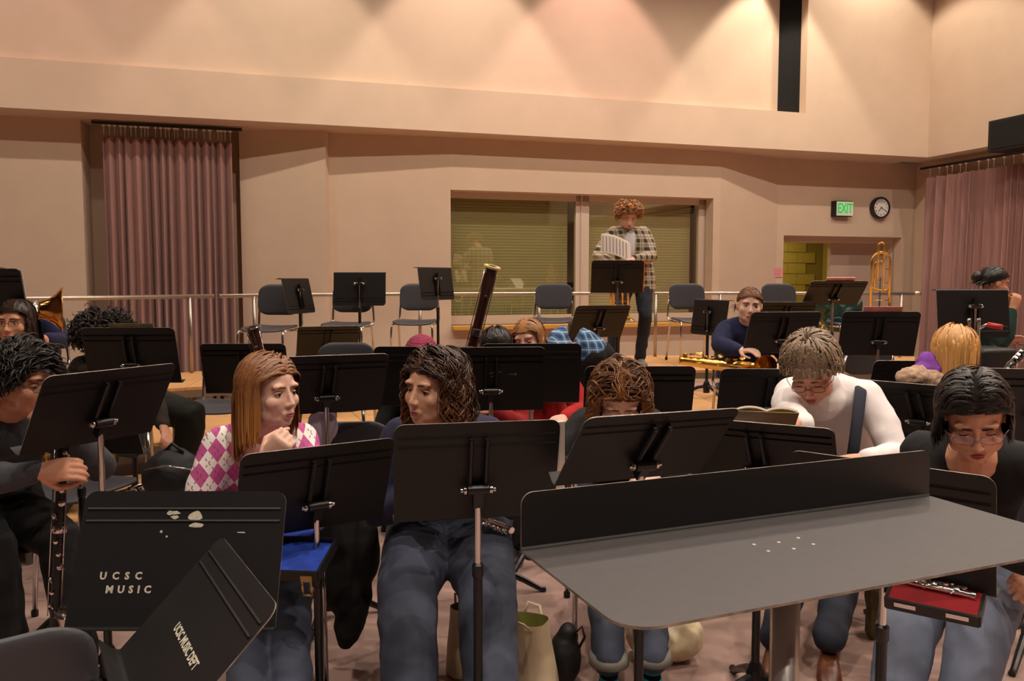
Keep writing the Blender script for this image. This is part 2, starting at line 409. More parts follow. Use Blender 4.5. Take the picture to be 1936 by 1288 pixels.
# ------------------------------------------------------------------ exit sign, clock, notice, loudspeaker
m_green = mat('exit_green', (30, 176, 80), .5, emit=.5); m_signface = mat('sign_face', (205, 215, 190), .5, emit=.12)
ea, ez = wallhit(1594, 395, .66)
es = empty('exit_sign', R(ea, .66, ez), TH); tag(es, 'boxy exit sign with green letters above the door recess', 'sign')
MB().box((0, .03, 0), (.32, .1, .24)).build('housing', m_black, es)
MB().box((.012, -.024, 0), (.3, .012, .215)).build('face', m_signface, es)
tm = textmesh('EXIT', .165, .002, 1.0, off=.004); o = mkobj('lettering', tm, m_green, es); o.matrix_local = Matrix.Translation((.012, -.032, 0)) @ Matrix.Rotation(pi / 2, 4, 'X') @ Matrix.Scale(1.25, 4, (0, 1, 0)) @ Matrix.Scale(.82, 4, (1, 0, 0))
ka, kz = wallhit(1665, 393, .68)
ck = empty('wall_clock', R(ka, .7, kz), TH); tag(ck, 'round wall clock with black rim beside the exit sign', 'clock')
X90 = Matrix.Rotation(pi / 2, 4, 'X')
MB().lathe([(.0, -.03), (.17, -.03), (.172, .03), (.165, .045), (.145, .045), (.14, .03)], 32, X90).build('rim', mat('clock_rim', (38, 26, 24), .35), ck, 40)
MB().lathe([(0, .03), (.145, .03)], 32, X90).build('face', m_white, ck)
nm = MB()
for h in range(12):
    t = textmesh(str(h if h else 12), .042, .0005); a = pi / 2 - h * pi / 6
    o = mkobj('numeral', t, m_black, ck); o.matrix_local = Matrix.Translation((.112 * cos(a), -.034, .112 * sin(a))) @ X90
for ln, ang, wd in ((.075, 222, .012), (.105, 118, .008)):
    a = radians(90 - ang); MB().bar((-.02 * cos(a), -.037, -.02 * sin(a)), (ln * cos(a), -.037, ln * sin(a)), .003, wd, V((0, 1, 0))).build('hand', m_black, ck)
na, nz = wallhit(1470, 515, .72)
ng = MB(); ng.box((0, -.006, 0), (.19, .006, .145)); nt_ = ng.build('paper_notice', mat('pink_paper', (235, 160, 165), .8)); nt_.location = R(na, .735, nz); nt_.rotation_euler = (0, 0, TH)
tag(nt_, 'small pink paper notice taped beside the doorway', 'paper')
nl = MB()
for i in range(4): nl.box((random.uniform(-.01, .01), -.0098, .045 - i * .028), (.15 - random.uniform(0, .04), .0006, .007))
nl.build('print', mat('red_print', (190, 90, 100), .8), nt_)
sb, sz = sidehit(1902, 232, -.05)
lb = empty('loudspeaker', R(-.175, sb - .6, 3.5), TH); tag(lb, 'black loudspeaker box on the side wall above the long curtain', 'speaker')
bb, b0 = sidehit(1902, 290, -.05); bt = sz
MB().box((0, 0, (b0 + bt) / 2 - 3.5), (.34, 1.2, bt - b0)).build('cabinet', mat('speaker_black', (14, 15, 14), .6), lb)
MB().box((-.176, 0, (b0 + bt) / 2 - 3.5), (.012, 1.1, (bt - b0) * .85)).build('grille', mat('speaker_grille', (9, 9, 9), .9, bump=.3, bs=300), lb)
# ------------------------------------------------------------------ risers (three wooden tiers) and rails
m_deck = mat('deck_wood', (206, 158, 104), .5, var=.14, vs=5, stretch=(1, 6, 6), bump=.05)
m_edge = mat('deck_edge', (128, 118, 108), .5, .4); m_leg = mat('riser_leg', (120, 114, 106), .4, .6); m_skirt = mat('riser_skirt', (96, 82, 74), .8)
def gp(px, py, z): return G(px, py, z).xy
T3f = [gp(-250, 770, .6), gp(60, 752, .6), gp(350, 733, .6), gp(640, 718, .6), gp(960, 706, .6), gp(1300, 700, .6), gp(1560, 702, .6), gp(1722, 706, .6)]
rail2 = [P(-260, 575, 6.3).xy, P(30, 569, 6.9).xy, P(405, 562, 8.05).xy, P(640, 557, 8.9).xy, P(900, 555, 9.45).xy, P(1240, 553, 9.6).xy, P(1500, 553, 9.6).xy, P(1735, 553, 9.45).xy]
T3b = [p + (p - q).normalized() * .12 for p, q in zip(rail2, T3f)]
def inward(ps, k):     # offset the front edge towards the conductor
    out = []
    for i, p in enumerate(ps):
        d = (ps[min(i + 1, len(ps) - 1)] - ps[max(i - 1, 0)]).normalized(); out.append(p + V((d.y, -d.x)) * k)
    return out
T2f = inward(T3f, 1.3); T1f = inward(T2f, 1.0)
tier_words = {.6: 'topmost', .4: 'middle', .2: 'lowest'}
near_words = ['by the side of the hall', 'below the brass bell', 'in front of the rose curtain', 'between the curtain and the window', 'below the wide window', 'beside the standing man', 'below the exit sign']
def tier(fr, bk, z, lip):
    for i in range(len(fr) - 1):
        A, B, C, D = fr[i], fr[i + 1], bk[i + 1], bk[i]
        c = (A + B + C + D) / 4; root = empty('riser_platform', V((c.x, c.y, 0)))
        tag(root, '%s tier wooden riser platform %s' % (tier_words[z], near_words[i]), 'riser', 'riser platforms')
        q = [c + (p - c) * .996 for p in (A, B, C, D)]; of = V((c.x, c.y, 0))
        MB().prism(q, z - .025, z).build('deck', m_deck, root, off=of)
        q2 = [c + (p - c) * 1.0 for p in (A, B, C, D)]
        MB().prism(q2, z - .085, z - .026).build('frame', m_edge, root, off=of)
        for p in q:
            p2 = c + (p - c) * .95
            MB().tube([(p2.x, p2.y, 0), (p2.x, p2.y, z - .08)], .018, 8).build('leg', m_leg, root, off=of)
        if lip:
            a2 = c + (A - c) * .9 + (D - A) * .05; b2 = c + (B - c) * .9 + (C - B) * .05
            MB().bar(V((a2.x, a2.y, z * .5 - .04)), V((b2.x, b2.y, z * .5 - .04)), .02, .02).build('brace', m_leg, root, off=of)
tier(T3f, T3b, .6, True); tier(T2f, T3f, .4, True); tier(T1f, T2f, .2, False)
m_rail = mat('rail_steel', (176, 168, 158), .35, .85)
RZ = 1.335
def railing(pts, label, posts, knob=False):
    c = pts[0]; root = empty('guard_rail', V((c.x, c.y, .6))); tag(root, label, 'railing', 'steel guard rails'); of = V((c.x, c.y, .6))
    MB().tube([V((p.x, p.y, RZ)) for p in pts], .021, 10).build('rail', m_rail, root, True, off=of)
    if knob: e = pts[-1]; MB().ell((e.x, e.y, RZ), (.045, .035, .03)).build('end_cap', m_rail, root, True, off=of)
    for p in posts: MB().tube([(p.x, p.y, .6), (p.x, p.y, RZ)], .019, 8).build('post', m_rail, root, True, off=of)
def lerp2(a, b, t): return a + (b - a) * t
def on_rail(px):
    for i in range(len(rail2) - 1):
        a, b = rail2[i], rail2[i + 1]
        xa, xb = pix((a.x, a.y, RZ))[0], pix((b.x, b.y, RZ))[0]
        if xa <= px <= xb: return lerp2(a, b, (px - xa) / (xb - xa))
    return rail2[-1]
railing([rail2[0], rail2[1], on_rail(404)], 'steel guard rail crossing in front of the rose curtain', [on_rail(20), on_rail(352)])
railing([on_rail(414)] + rail2[3:], 'long steel guard rail behind the top row of chairs with capped end', [on_rail(475), on_rail(790), on_rail(1018), on_rail(1240), on_rail(1362), on_rail(1592), on_rail(1705)], True)

# ------------------------------------------------------------------ music stands
m_desk = mat('stand_black', (21, 19, 19), .5, spec=.4, var=.12, vs=40, bump=.06, bs=350)
m_tube = mat('stand_tube', (20, 19, 19), .35)
DW, DH = .508, .325
def rr(w, h, r, n=5):         # rounded-top rectangle, x-z outline
    pts = [(-w / 2, -h / 2), (w / 2, -h / 2)]
    for k in range(n + 1): a = pi / 2 * k / n; pts.append((w / 2 - r + r * cos(a), h / 2 - r + r * sin(a)))
    for k in range(n + 1): a = pi / 2 + pi / 2 * k / n; pts.append((-w / 2 + r + r * cos(a), h / 2 - r + r * sin(a)))
    return pts
YUP = Matrix(((1, 0, 0, 0), (0, 0, -1, 0), (0, 1, 0, 0), (0, 0, 0, 1)))   # prism z -> -y
def desk_mesh(w=DW, h=DH, lip=.055):
    m = MB(); m.prism(rr(w, h, .03), -.0015, .0015, YUP); m.mi[2:] = [1] * (len(m.mi) - 2)
    for zz in (h / 2 - .045, h / 2 - .075):
        for sg in (1, -1): m.tube([(-w / 2 + .012, 0, zz), (w / 2 - .012, 0, zz)], .0045, 6)
    # rolled bottom edge and lip on the music side (+y)
    prof = [(.0, -h / 2), (.006, -h / 2 - .006), (.016, -h / 2 - .009), (lip, -h / 2 - .009), (lip, -h / 2 - .006), (.016, -h / 2 - .006), (.008, -h / 2 - .003), (.003, -h / 2)]
    m.loft([[V((x, p[0], p[1])) for p in prof] for x in (-w / 2, w / 2)])
    return m.mesh('desk')
def keep(me, m, sm=None):
    if sm: shade(me, sm)
    me.materials.append(m); return me
def fixn(me):
    bm = bmesh.new(); bm.from_mesh(me); bmesh.ops.recalc_face_normals(bm, faces=bm.faces); bm.to_mesh(me); bm.free(); return me
m_worn = mat('worn_edge', (142, 132, 122), .45, .5, var=.5, vs=30)
ME_desk = keep(fixn(desk_mesh()), m_desk, 35); ME_desk.materials.append(m_worn)
br = MB()
for sx in (-.024, .024): br.box((sx, -.012, .02), (.011, .022, .19)).tube([(sx, -.02, -.07), (sx, -.022, .112)], .007, 6)
br.tube([(-.032, -.03, -.05), (.032, -.03, -.05)], .017, 10).box((0, -.03, -.075), (.03, .03, .06))
ME_br = keep(fixn(br.mesh('bracket')), m_tube, 40)
kn = MB().lathe([(0, 0), (.012, 0), (.014, .004), (.014, .01), (.008, .014), (.008, .02), (0, .021)], 10); ME_kn = keep(fixn(kn.mesh('knob')), m_chrome, 40)
ME_in = keep(fixn(MB().tube([(0, 0, 0), (0, 0, 1)], .0105, 10).mesh('inner')), m_chrome, 40)
ME_out = keep(fixn(MB().tube([(0, 0, 0), (0, 0, 1)], .0145, 10).mesh('outer')), m_tube, 40)
ME_col = keep(fixn(MB().lathe([(.0145, -.04), (.018, -.035), (.018, 0), (.0115, .006)], 10).mesh('collar')), m_tube, 40)
bs = MB(); bs.lathe([(0, .05), (.03, .05), (.032, .13), (.018, .16), (0, .16)], 12); ME_hub = keep(fixn(bs.mesh('hub')), m_tube, 40)
lg = MB().tube([(0, .02, .11), (0, .08, .1), (0, .16, .06), (0, .235, .016), (0, .262, .012)], [.017, .017, .015, .013, .014], 8); ME_leg = keep(fixn(lg.mesh('leg')), m_tube, 40)
STANDS = {}
def stand(key, c, yaw, tilt, zf, label, back=True, mesh=None, flip=False):
    """c desk centre; yaw: direction of the music side (angle of +y axis from world +Y); tilt back from upright"""
    root = empty('music_stand', V((c.x, c.y, zf)), yaw); tag(root, label, 'music stand', 'music stands')
    D = Matrix.Translation((0, 0, c.z - zf)) @ Matrix.Rotation(tilt, 4, 'X')
    if flip: D = D @ Matrix.Rotation(pi, 4, 'Y')
    d = inst('desk', mesh or ME_desk, root, D)
    b = inst('bracket', ME_br, root, D)
    for s in (-1, 1): inst('knob', ME_kn, b, Matrix.Translation((s * .034, -.03, -.05)) @ Matrix.Rotation(s * pi / 2, 4, 'Y'))
    hub = D @ V((0, -.03, -.085)); top = hub.z; low = max(.2, min(.62, top - .2)); ty = hub.y
    if top - low > .42: low = top - .42
    inst('inner_tube', ME_in, root, Matrix.Translation((0, ty, low - .02)) @ Matrix.Scale(top - low + .02, 4, (0, 0, 1)))
    inst('outer_tube', ME_out, root, Matrix.Translation((0, ty, .1)) @ Matrix.Scale(low - .1, 4, (0, 0, 1)))
    inst('collar', ME_col, root, Matrix.Translation((0, ty, low)))
    bb = inst('base', ME_hub, root, Matrix.Translation((0, ty, 0)))
    for k in range(3): inst('leg', ME_leg, bb, Matrix.Rotation(k * 2 * pi / 3 + pi / 6, 4, 'Z'))
    STANDS[key] = (root, d, D, yaw)
    return root
def st_corner(key, x1, y1, x2, y2, yb, zf, label, back=True, w=DW, mesh=None, h=DH):
    """place a desk from its two top corners (pixels); the desk is w wide and its top edge level; yb: pixel of the bottom edge under the middle"""
    d1 = ray(x1, y1); d2 = ray(x2, y2); k = d1.z / d2.z
    L = (d1 - d2 * k).length; t = w / L; A = V((0, 0, CAMH)) + d1 * t; B = V((0, 0, CAMH)) + d2 * t * k
    if not back: A, B = B, A
    x = (B - A).normalized(); yaw = atan2(x.y, x.x); mid = (A + B) / 2; f = V((-x.y, x.x, 0)); best = None
    for i in range(2, 80):
        ti = radians(i); up = V((0, 0, cos(ti))) - f * sin(ti); bot = mid - up * h; e = abs(pix(bot)[1] - yb)
        if best is None or e < best[0]: best = (e, ti, mid - up * h / 2)
    return stand(key, best[2], yaw, best[1], zf, label, mesh=mesh)
def st_c(key, px, py, Y, yaw, tilt, zf, label, flip=False):
    return stand(key, P(px, py, Y), radians(yaw), radians(tilt), zf, label, flip=flip)

r1 = st_corner('S1', 164, 929, 543, 929, 1196, 0, 'scuffed stand stencilled UCSC MUSIC with its shelf side open', back=False)
r2 = stand('S2', V((-.57, 1.735, .88)) + V((-.857, -.514, 0)).normalized() * .115 - V((0, 0, .113)), 0, radians(45), 0, 'stand tilted flat beside the stencilled one, white lettering along its ridge')
r2.rotation_euler = (0, 0, atan2(.857, -.514))
st_corner('S4', 84, 712, 335, 686, 838, 0, 'stand in front of the player in the grey hoodie')
st_c('S33', 148, 797, 3.5, -4, 22, 0, 'low stand hidden behind the hoodie player\'s stand')
st_c('S5', 249, 672, 4.55, 2, 16, .2, 'stand with an open book on it before the curly-haired player')
st_c('S6', -42, 560, 4.75, 6, 14, .2, 'stand in front of the brass bell beside the side wall')
st_c('S7', 464, 697, 4.95, 2, 18, .2, 'stand behind the girl in the argyle sweater, before an empty chair')
st_corner('S8', 505, 676, 737, 668, 780, 0, 'stand between the argyle girl and the navy-shirted woman')
st_corner('S9', 455, 860, 748, 827, 1000, 0, 'stand in front of the girl in the argyle sweater')
st_corner('S10', 745, 804, 1060, 793, 978, 0, 'stand with white papers sticking out, before the navy-shirted woman')
st_corner('S11', 1108, 790, 1402, 771, 905, 0, 'stand before the woman with long curly hair bent over')
st_corner('S12', 1280, 787, 1578, 811, 915, 0, 'stand before the grey-haired woman in the turtleneck', w=.508)
st_corner('S14', 1492, 850, 1884, 903, 1085, 0, 'stand before the dark-haired woman with the red case')
st_c('S15a', 806, 712, 4.1, 0, 18, 0, 'stand behind the head of the navy-shirted woman')
st_c('S15', 928, 717, 3.85, 5, 18, 0, 'stand with faint chalk marks before the bassoon player')
st_c('S16', 1004, 706, 4.2, 3, 16, 0, 'stand in front of the woman in the red sweater')
st_c('S17', 1207, 752, 3.8, 0, 20, 0, 'stand behind the head of the bent woman with curly hair')
st_c('S18', 1133, 608, 6.9, 22, 32, .4, 'brownish stand tilted back below the standing man')
st_c('S19', 1167, 523, 8.05, 0, 16, .6, 'stand with an orange folder before the standing man')
st_c('S20', 565, 560, 7.6, 76, -12, .6, 'stand turned edge-on beside the first empty chair on the top riser', True)
st_c('S21', 680, 547, 8.1, 2, -8, .6, 'stand before the second empty chair on the top riser', True)
st_c('S22', 825, 537, 8.3, 54, -8, .6, 'stand before the third empty chair beside the window', True)
st_c('S7b', 620, 646, 6.9, 20, 34, .4, 'brownish stand tilted back behind the argyle girl\'s neighbour stand')
st_c('S23', 1341, 601, 7.6, -66, -8, .4, 'small-looking turned stand beside the woman in the navy hoodie', True)
st_c('S24', 1478, 629, 5.7, 8, 26, .2, 'stand in front of the woman in the navy hoodie')
st_c('S25', 1661, 631, 5.6, -6, 20, .2, 'wide stand with a book on top below the trombone')
st_c('S26', 1578, 554, 7.4, 0, 48, .4, 'flat-tilted stand with a book in front of the green jacket')
st_c('S27', 1485, 600, 7.5, 0, 30, .4, 'stand behind the woman in the navy hoodie')
st_c('S28', 1840, 594, 5.6, 4, -8, .0, 'stand before the woman in green by the long curtain', True)
st_c('S29', 1457, 752, 4.0, -4, 24, 0, 'stand behind the grey-haired woman, below the saxophone')
st_corner('S30', 1612, 716, 1846, 735, 822, 0, 'stand between the grey-haired and the dark-haired woman')
st_c('S31', 1735, 733, 4.4, -4, 22, 0, 'stand beside the blonde woman with the fur collar')
st_c('S32', 1968, 768, 3.2, -14, 22, 0, 'stand at the hall side behind the dark-haired woman')
m_paint = mat('stencil_paint', (205, 198, 178), .7, var=.2, vs=200)
def letters(key, txt, size, x, z, sp=1.0, side=1, m=None, off=0.0):
    root, d, D, yaw = STANDS[key]
    t = textmesh(txt, size, .0004, sp, off=off); o = mkobj('lettering', t, m or m_paint, d)
    Rm = Matrix.Rotation(pi / 2, 4, 'X') if side < 0 else Matrix.Rotation(pi, 4, 'Z') @ Matrix.Rotation(pi / 2, 4, 'X')
    o.matrix_local = Matrix.Translation((x, side * .0022, z)) @ Rm
letters('S1', 'U C S C', .024, .135, -.045, 1.3, off=.0009); letters('S1', 'M U S I C', .024, .112, -.077, 1.15, off=.0009)
letters('S2', 'UCSC MUSIC DEPT', .027, -.03, -.025, 1.0, off=.0006)
# paint worn off on the stencilled stand
for cx, cz, rx, rz in ((.03, .108, .02, .006), (-.03, .1, .018, .016), (-.034, .078, .02, .006), (.02, .098, .012, .005), (-.15, .06, .012, .002), (.05, .062, .004, .004), (.035, .05, .003, .003), (-.09, -.02, .002, .01)):
    pts = [(cx + rx * cos(a) * random.uniform(.6, 1.2), cz + rz * sin(a) * random.uniform(.6, 1.2)) for a in [2 * pi * k / 11 for k in range(11)]]
    MB().prism(pts, -.0026, -.0022, YUP).build('worn_patch', m_paint, STANDS['S1'][1])
# chalk marks on the bassoonist's stand (back side)
ch = MB()
for i in range(14):
    x = random.uniform(-.01, .12); z = random.uniform(.01, .04); ch.box((x, -.0022, z), (random.uniform(.004, .014), .0006, random.uniform(.002, .006)))
ch.build('chalk_mark', mat('chalk', (120, 112, 106), .9), STANDS['S15'][1])

# ------------------------------------------------------------------ conductor's desk
m_cdesk = mat('conductor_desk', (64, 60, 60), .55, var=.08, vs=60, bump=.12, bs=260); m_clip = mat('conductor_lip', (26, 24, 24), .4)
q = [P(985, 1040, 1.62), P(1755, 937, 1.62)]
# desk rectangle: a tilted board whose back edge runs behind the upright ledge
def solve_desk():
    best = None
    import itertools
    tl, tr, fl = (985, 1040), (1755, 937), (1200, 1172)
    for Y in [1.2 + .02 * i for i in range(45)]:
        A = P(*tl, Y)
        for dz in (0,):
            d = ray(*tr); t = (A.z - CAMH) / d.z; B = V((0, 0, CAMH)) + d * t
            x = (B - A); Lx = x.length; x.normalize(); f = V((x.y, -x.x, 0))      # towards the conductor
            for i in range(0, 50, 2):
                ti = radians(i); dn = f * cos(ti) - V((0, 0, sin(ti)))
                for j in range(30, 75, 3):
                    Cn = A + dn * (j / 100); e = (V(pix(Cn)) - V(fl)).length + abs(Lx - .87) * 60 + abs(j / 100 - .5) * 30
                    if best is None or e < best[0]: best = (e, A, x, dn, Lx, j / 100, ti)
    return best
e, A, cx_, dn, cw, cd, cti = solve_desk()
nn = cx_.cross(dn) * -1
if nn.z < 0: nn = -nn
mid = A + cx_ * cw / 2 + dn * cd / 2
cdk = empty('conductor_stand', V((mid.x, mid.y, 0))); tag(cdk, 'big grey conductor desk with an upright black ledge on a chrome column', 'conductor stand'); of = V((mid.x, mid.y, 0))
Mt = basis(cx_, dn, nn, A)
r = .05
poly = [(0, 0), (cw, 0)] + [(cw - r + r * cos(a), cd - r + r * sin(a)) for a in [pi / 2 * k / 6 for k in range(7)]] + [(r + r * cos(a), cd - r + r * sin(a)) for a in [pi / 2 + pi / 2 * k / 6 for k in range(7)]]
tb_ = MB().prism(poly, -.004, 0, Mt); tb_.mi[2:] = [1] * (len(tb_.mi) - 2); tb_.build('top', [m_cdesk, m_worn], cdk, off=of)
lz = .092
lp = [(0, 0), (cw, 0), (cw, lz - .02)] + [(cw - .02 + .02 * cos(a), lz - .02 + .02 * sin(a)) for a in [pi / 2 * k / 5 for k in range(1, 6)]] + [(.02 + .02 * cos(a), lz - .02 + .02 * sin(a)) for a in [pi / 2 + pi / 2 * k / 5 for k in range(6)]]
Ml = basis(cx_, V((0, 0, 1)) * cos(.0) - dn * .0, V((0, 0, 1)).cross(cx_) * -1, A)
up = (nn * .86 + V((0, 0, 1)) * .14).normalized(); fn = cx_.cross(up)
lb_ = MB().prism(lp, -.0015, .0015, basis(cx_, up, fn, A)); lb_.mi[2:] = [1] * (len(lb_.mi) - 2); lb_.build('ledge', [m_clip, m_worn], cdk, off=of)
MB().tube([A + nn * .001, A + cx_ * cw + nn * .001], .004, 6).build('ledge_seam', m_cdesk, cdk, off=of)
for i in range(3):
    for j in range(2): MB().ell(A + cx_ * (cw * .46 + (i - 1) * .045) + dn * (cd * .36 + j * .035 + (.006 if i == 1 else 0)) + nn * .0005, (.0035, .0035, .0012), None, 8).build('rivet', mat('rivet', (190, 165, 155), .4, .3), cdk, off=of)
cpt = A + cx_ * cw * .40 + dn * cd * .62
MB().tube([V((cpt.x, cpt.y, .05)), V((cpt.x, cpt.y, cpt.z - .03))], .022, 16).build('column', mat('brushed_steel', (226, 222, 216), .3, .75), cdk, True, off=of)
MB().lathe([(0, 0), (.26, 0), (.26, .02), (.05, .05), (.03, .09), (0, .09)], 24, Matrix.Translation(V((cpt.x, cpt.y, 0)))).build('base', m_tube, cdk, 40, off=of)
MB().bar(cpt - cx_ * .12 - nn * .02, cpt + cx_ * .12 - nn * .02, .1, .02, nn).build('bracket', m_tube, cdk, off=of)

# ------------------------------------------------------------------ chairs
m_seat = mat('chair_plastic', (58, 58, 64), .55, bump=.08, bs=250); m_rub = mat('rubber', (18, 17, 17), .7)
def slabmesh(fx, nx=10, ny=6, th=.012):
    top = [[V(fx(i / nx, j / ny)) for i in range(nx + 1)] for j in range(ny + 1)]
    me = bpy.data.meshes.new('s'); vs = [tuple(p) for r in top for p in r]; fs = []
    for j in range(ny):
        for i in range(nx): a = j * (nx + 1) + i; fs.append((a, a + 1, a + nx + 2, a + nx + 1))
    me.from_pydata(vs, [], fs)
    return ev_mesh(me, [('SOLIDIFY', dict(thickness=th, offset=0)), ('SUBSURF', dict(levels=1))])
def sq(u, k=.16):        # superellipse-like corner rounding
    return u
def seatf(u, v):
    x = (u - .5) * 2; y = (v - .5) * 2; wx = .225 * (1 - .05 * (y < -.9)); c = 1 - .06 * max(0, abs(x) - .6) * max(0, abs(y) - .6) * 18
    return (x * wx * c, y * .215 * c, .455 + .012 * x * x - (.03 * max(0, y - .55) ** 2 * 4) + .01 * max(0, -y))
def backf(u, v):
    x = (u - .5) * 2; y = (v - .5) * 2; c = 1 - .06 * max(0, abs(x) - .6) * max(0, abs(y) - .6) * 18
    return (x * .208 * c, -.225 - .045 * (y + 1) / 2 + .035 * x * x, .71 + y * .145 * c)
ME_seat = keep(slabmesh(seatf, th=.02), m_seat, True); ME_back = keep(slabmesh(backf, th=.022), m_seat, True)
def sgn_leg(s, front):
    m = MB()
    if front: m.tube([(s * .2, .16, .445), (s * .205, .195, .43), (s * .21, .205, .38), (s * .215, .215, .012)], .0115, 8)
    else: m.tube([(s * .2, -.12, .445), (s * .205, -.15, .43), (s * .21, -.17, .38), (s * .215, -.25, .012)], .0115, 8)
    return keep(fixn(m.mesh('leg')), m_chrome, True)
ME_cl = [sgn_leg(s, f) for s in (-1, 1) for f in (True, False)]
ME_sup = [keep(fixn(MB().tube([(s * .2, -.1, .44), (s * .208, -.2, .445), (s * .212, -.235, .49), (s * .205, -.235, .6), (s * .19, -.245, .72)], .0115, 8).mesh('sup')), m_chrome, True) for s in (-1, 1)]
ME_rail = [keep(fixn(MB().tube([(s * .2, -.14, .437), (s * .2, .18, .437)], .011, 8).mesh('rail')), m_chrome, True) for s in (-1, 1)]
ME_foot = keep(fixn(MB().lathe([(0, 0), (.015, 0), (.016, .025), (.012, .03)], 8).mesh('foot')), m_rub)
def chair(x, y, yaw, zf, label):
    root = empty('chair', (x, y, zf), yaw); tag(root, label, 'chair', 'dark grey moulded chairs')
    inst('seat', ME_seat, root); inst('backrest', ME_back, root)
    k = 0
    for s in (-1, 1):
        for f in (True, False):
            l = inst('leg', ME_cl[k], root); k += 1
            inst('foot', ME_foot, l, Matrix.Translation((s * .215, .215 if f else -.25, 0)))
    for i in range(2): inst('back_support', ME_sup[i], root); inst('seat_rail', ME_rail[i], root)
    return root
def ch_back(px, py, Y, yaw, zf, label):        # place from the middle of its backrest
    p = P(px, py, Y); c = V((0, -.24, 0)); c.rotate(Matrix.Rotation(radians(yaw), 3, 'Z'))
    return chair(p.x - c.x, p.y - c.y, radians(yaw), zf, label)
ch_back(530, 574, 7.7, 172, .6, 'first empty chair on the top riser beside the rose curtain')
ch_back(668, 576, 8.3, 174, .6, 'second empty chair on the top riser behind a stand')
ch_back(793, 573, 8.8, 176, .6, 'third empty chair on the top riser left of the window')
ch_back(1047, 567, 9.2, 176, .6, 'empty chair on the top riser below the window, left of the standing man')
ch_back(1297, 567, 9.2, 188, .6, 'empty chair on the top riser right of the standing man')
ch_back(1470, 566, 9.2, 190, .6, 'empty chair on the top riser behind the woman in the navy hoodie')
ch_back(1583, 590, 8.5, 188, .6, 'chair holding the green jacket below the doorway')
ch_back(1643, 672, 6.3, 8, .2, 'empty chair below the stand with the book, back to the stand')
ch_back(440, 693, 5.7, 176, .2, 'empty chair behind the stand at the argyle girl\'s back')
ch_back(656, 690, 5.8, 178, .2, 'empty chair with only its rounded top showing behind stands')
ch_back(655, 806, 3.75, 4, 0, 'empty chair turned away between the argyle girl and the navy-shirted woman')
p = G(190, 890, .46); chair(-2.16, 4.08, radians(160), 0, 'empty chair beside the black bag')
p = G(60, 1262, .47); ch_back(-45, 1392, 1.44, 35, 0, 'empty chair beside the tilted stand, only the top of its back showing')
# ------------------------------------------------------------------ people: skeleton, body, clothes, hair
def ik(a, b, l1, l2, pole):
    d = b - a; L = d.length
    if L > (l1 + l2) * .995: b = a + d.normalized() * (l1 + l2) * .995; d = b - a; L = d.length
    x = d.normalized(); k = (l1 * l1 - l2 * l2 + L * L) / (2 * L); h = sqrt(max(1e-6, l1 * l1 - k * k))
    p = pole - x * pole.dot(x)
    if p.length < 1e-4: p = x.orthogonal()
    return a + x * k + p.normalized() * h, b
def capsule(mb, pts, rs, n=12, flat=1.0, side=None):
    """tapered limb with rounded ends through several joints"""
    pts = [V(p) for p in pts]; P2 = []; R2 = []
    d0 = (pts[1] - pts[0]).normalized(); d1 = (pts[-1] - pts[-2]).normalized()
    for k in (-1, -.8, -.45): P2.append(pts[0] + d0 * rs[0] * k); R2.append(rs[0] * sqrt(max(.02, 1 - k * k)))
    for i in range(len(pts)):
        P2.append(pts[i]); R2.append(rs[i])
        if i < len(pts) - 1: P2.append((pts[i] + pts[i + 1]) / 2); R2.append((rs[i] + rs[i + 1]) / 2)
    for k in (.45, .8, 1): P2.append(pts[-1] + d1 * rs[-1] * k); R2.append(rs[-1] * sqrt(max(.02, 1 - k * k)))
    mb.tube(P2, R2, n, flat=flat, side=side)
def ring(c, x, y, rx, ry_, n=20, pw=2.4):
    out = []
    for k in range(n):
        a = 2 * pi * k / n; cc, ss = cos(a), sin(a)
        out.append(c + x * math.copysign(abs(cc) ** (2 / pw), cc) * rx + y * math.copysign(abs(ss) ** (2 / pw), ss) * ry_)
    return out
def head_matrix(c, yaw, pitch=0, roll=0, s=1.0):
    """yaw: compass of the face, 0 = looking to +Y, 180 = at the camera; pitch>0 looks down"""
    return Matrix.Translation(c) @ Matrix.Rotation(radians(yaw), 4, 'Z') @ Matrix.Rotation(radians(-pitch), 4, 'X') @ Matrix.Rotation(radians(roll), 4, 'Y') @ Matrix.Scale(s, 4)
CR_C, CR_R = V((0, -.016, .03)), V((.076, .097, .086))
def head_shapes(mb, Hm, jaw=1.0):
    E = lambda c, r, n=14: mb.ell(c, r, Hm, n)
    E(CR_C, CR_R, 20); E((0, .026, -.032), (.064 * jaw, .062, .074), 18); E((0, .0, -.03), (.066, .072, .062), 16)
    E((0, .064, -.094), (.025 * jaw, .021, .017)); E((0, .042, -.08), (.047 * jaw, .042, .028))
    for s in (-1, 1):
        E((s * .04, .053, -.026), (.027, .026, .026)); E((s * .028, .069, .027), (.028, .014, .011))
        E((s * .0095, .0935, -.0345), (.0085, .010, .0068)); E((s * .079, -.006, -.004), (.008, .019, .029)); E((s * .082, -.014, .008), (.006, .012, .013))
        E((s * .046, .02, -.068), (.022, .038, .03))
    mb.tube([Hm @ V(p) for p in ((0, .076, .022), (0, .084, .004), (0, .0935, -.014), (0, .1025, -.029))], [x * Hm.median_scale for x in (.0075, .007, .0078, .0088)], 10)
    E((0, .1025, -.0305), (.0098, .0095, .0085)); E((0, .083, -.064), (.026, .012, .015))
class Person: pass
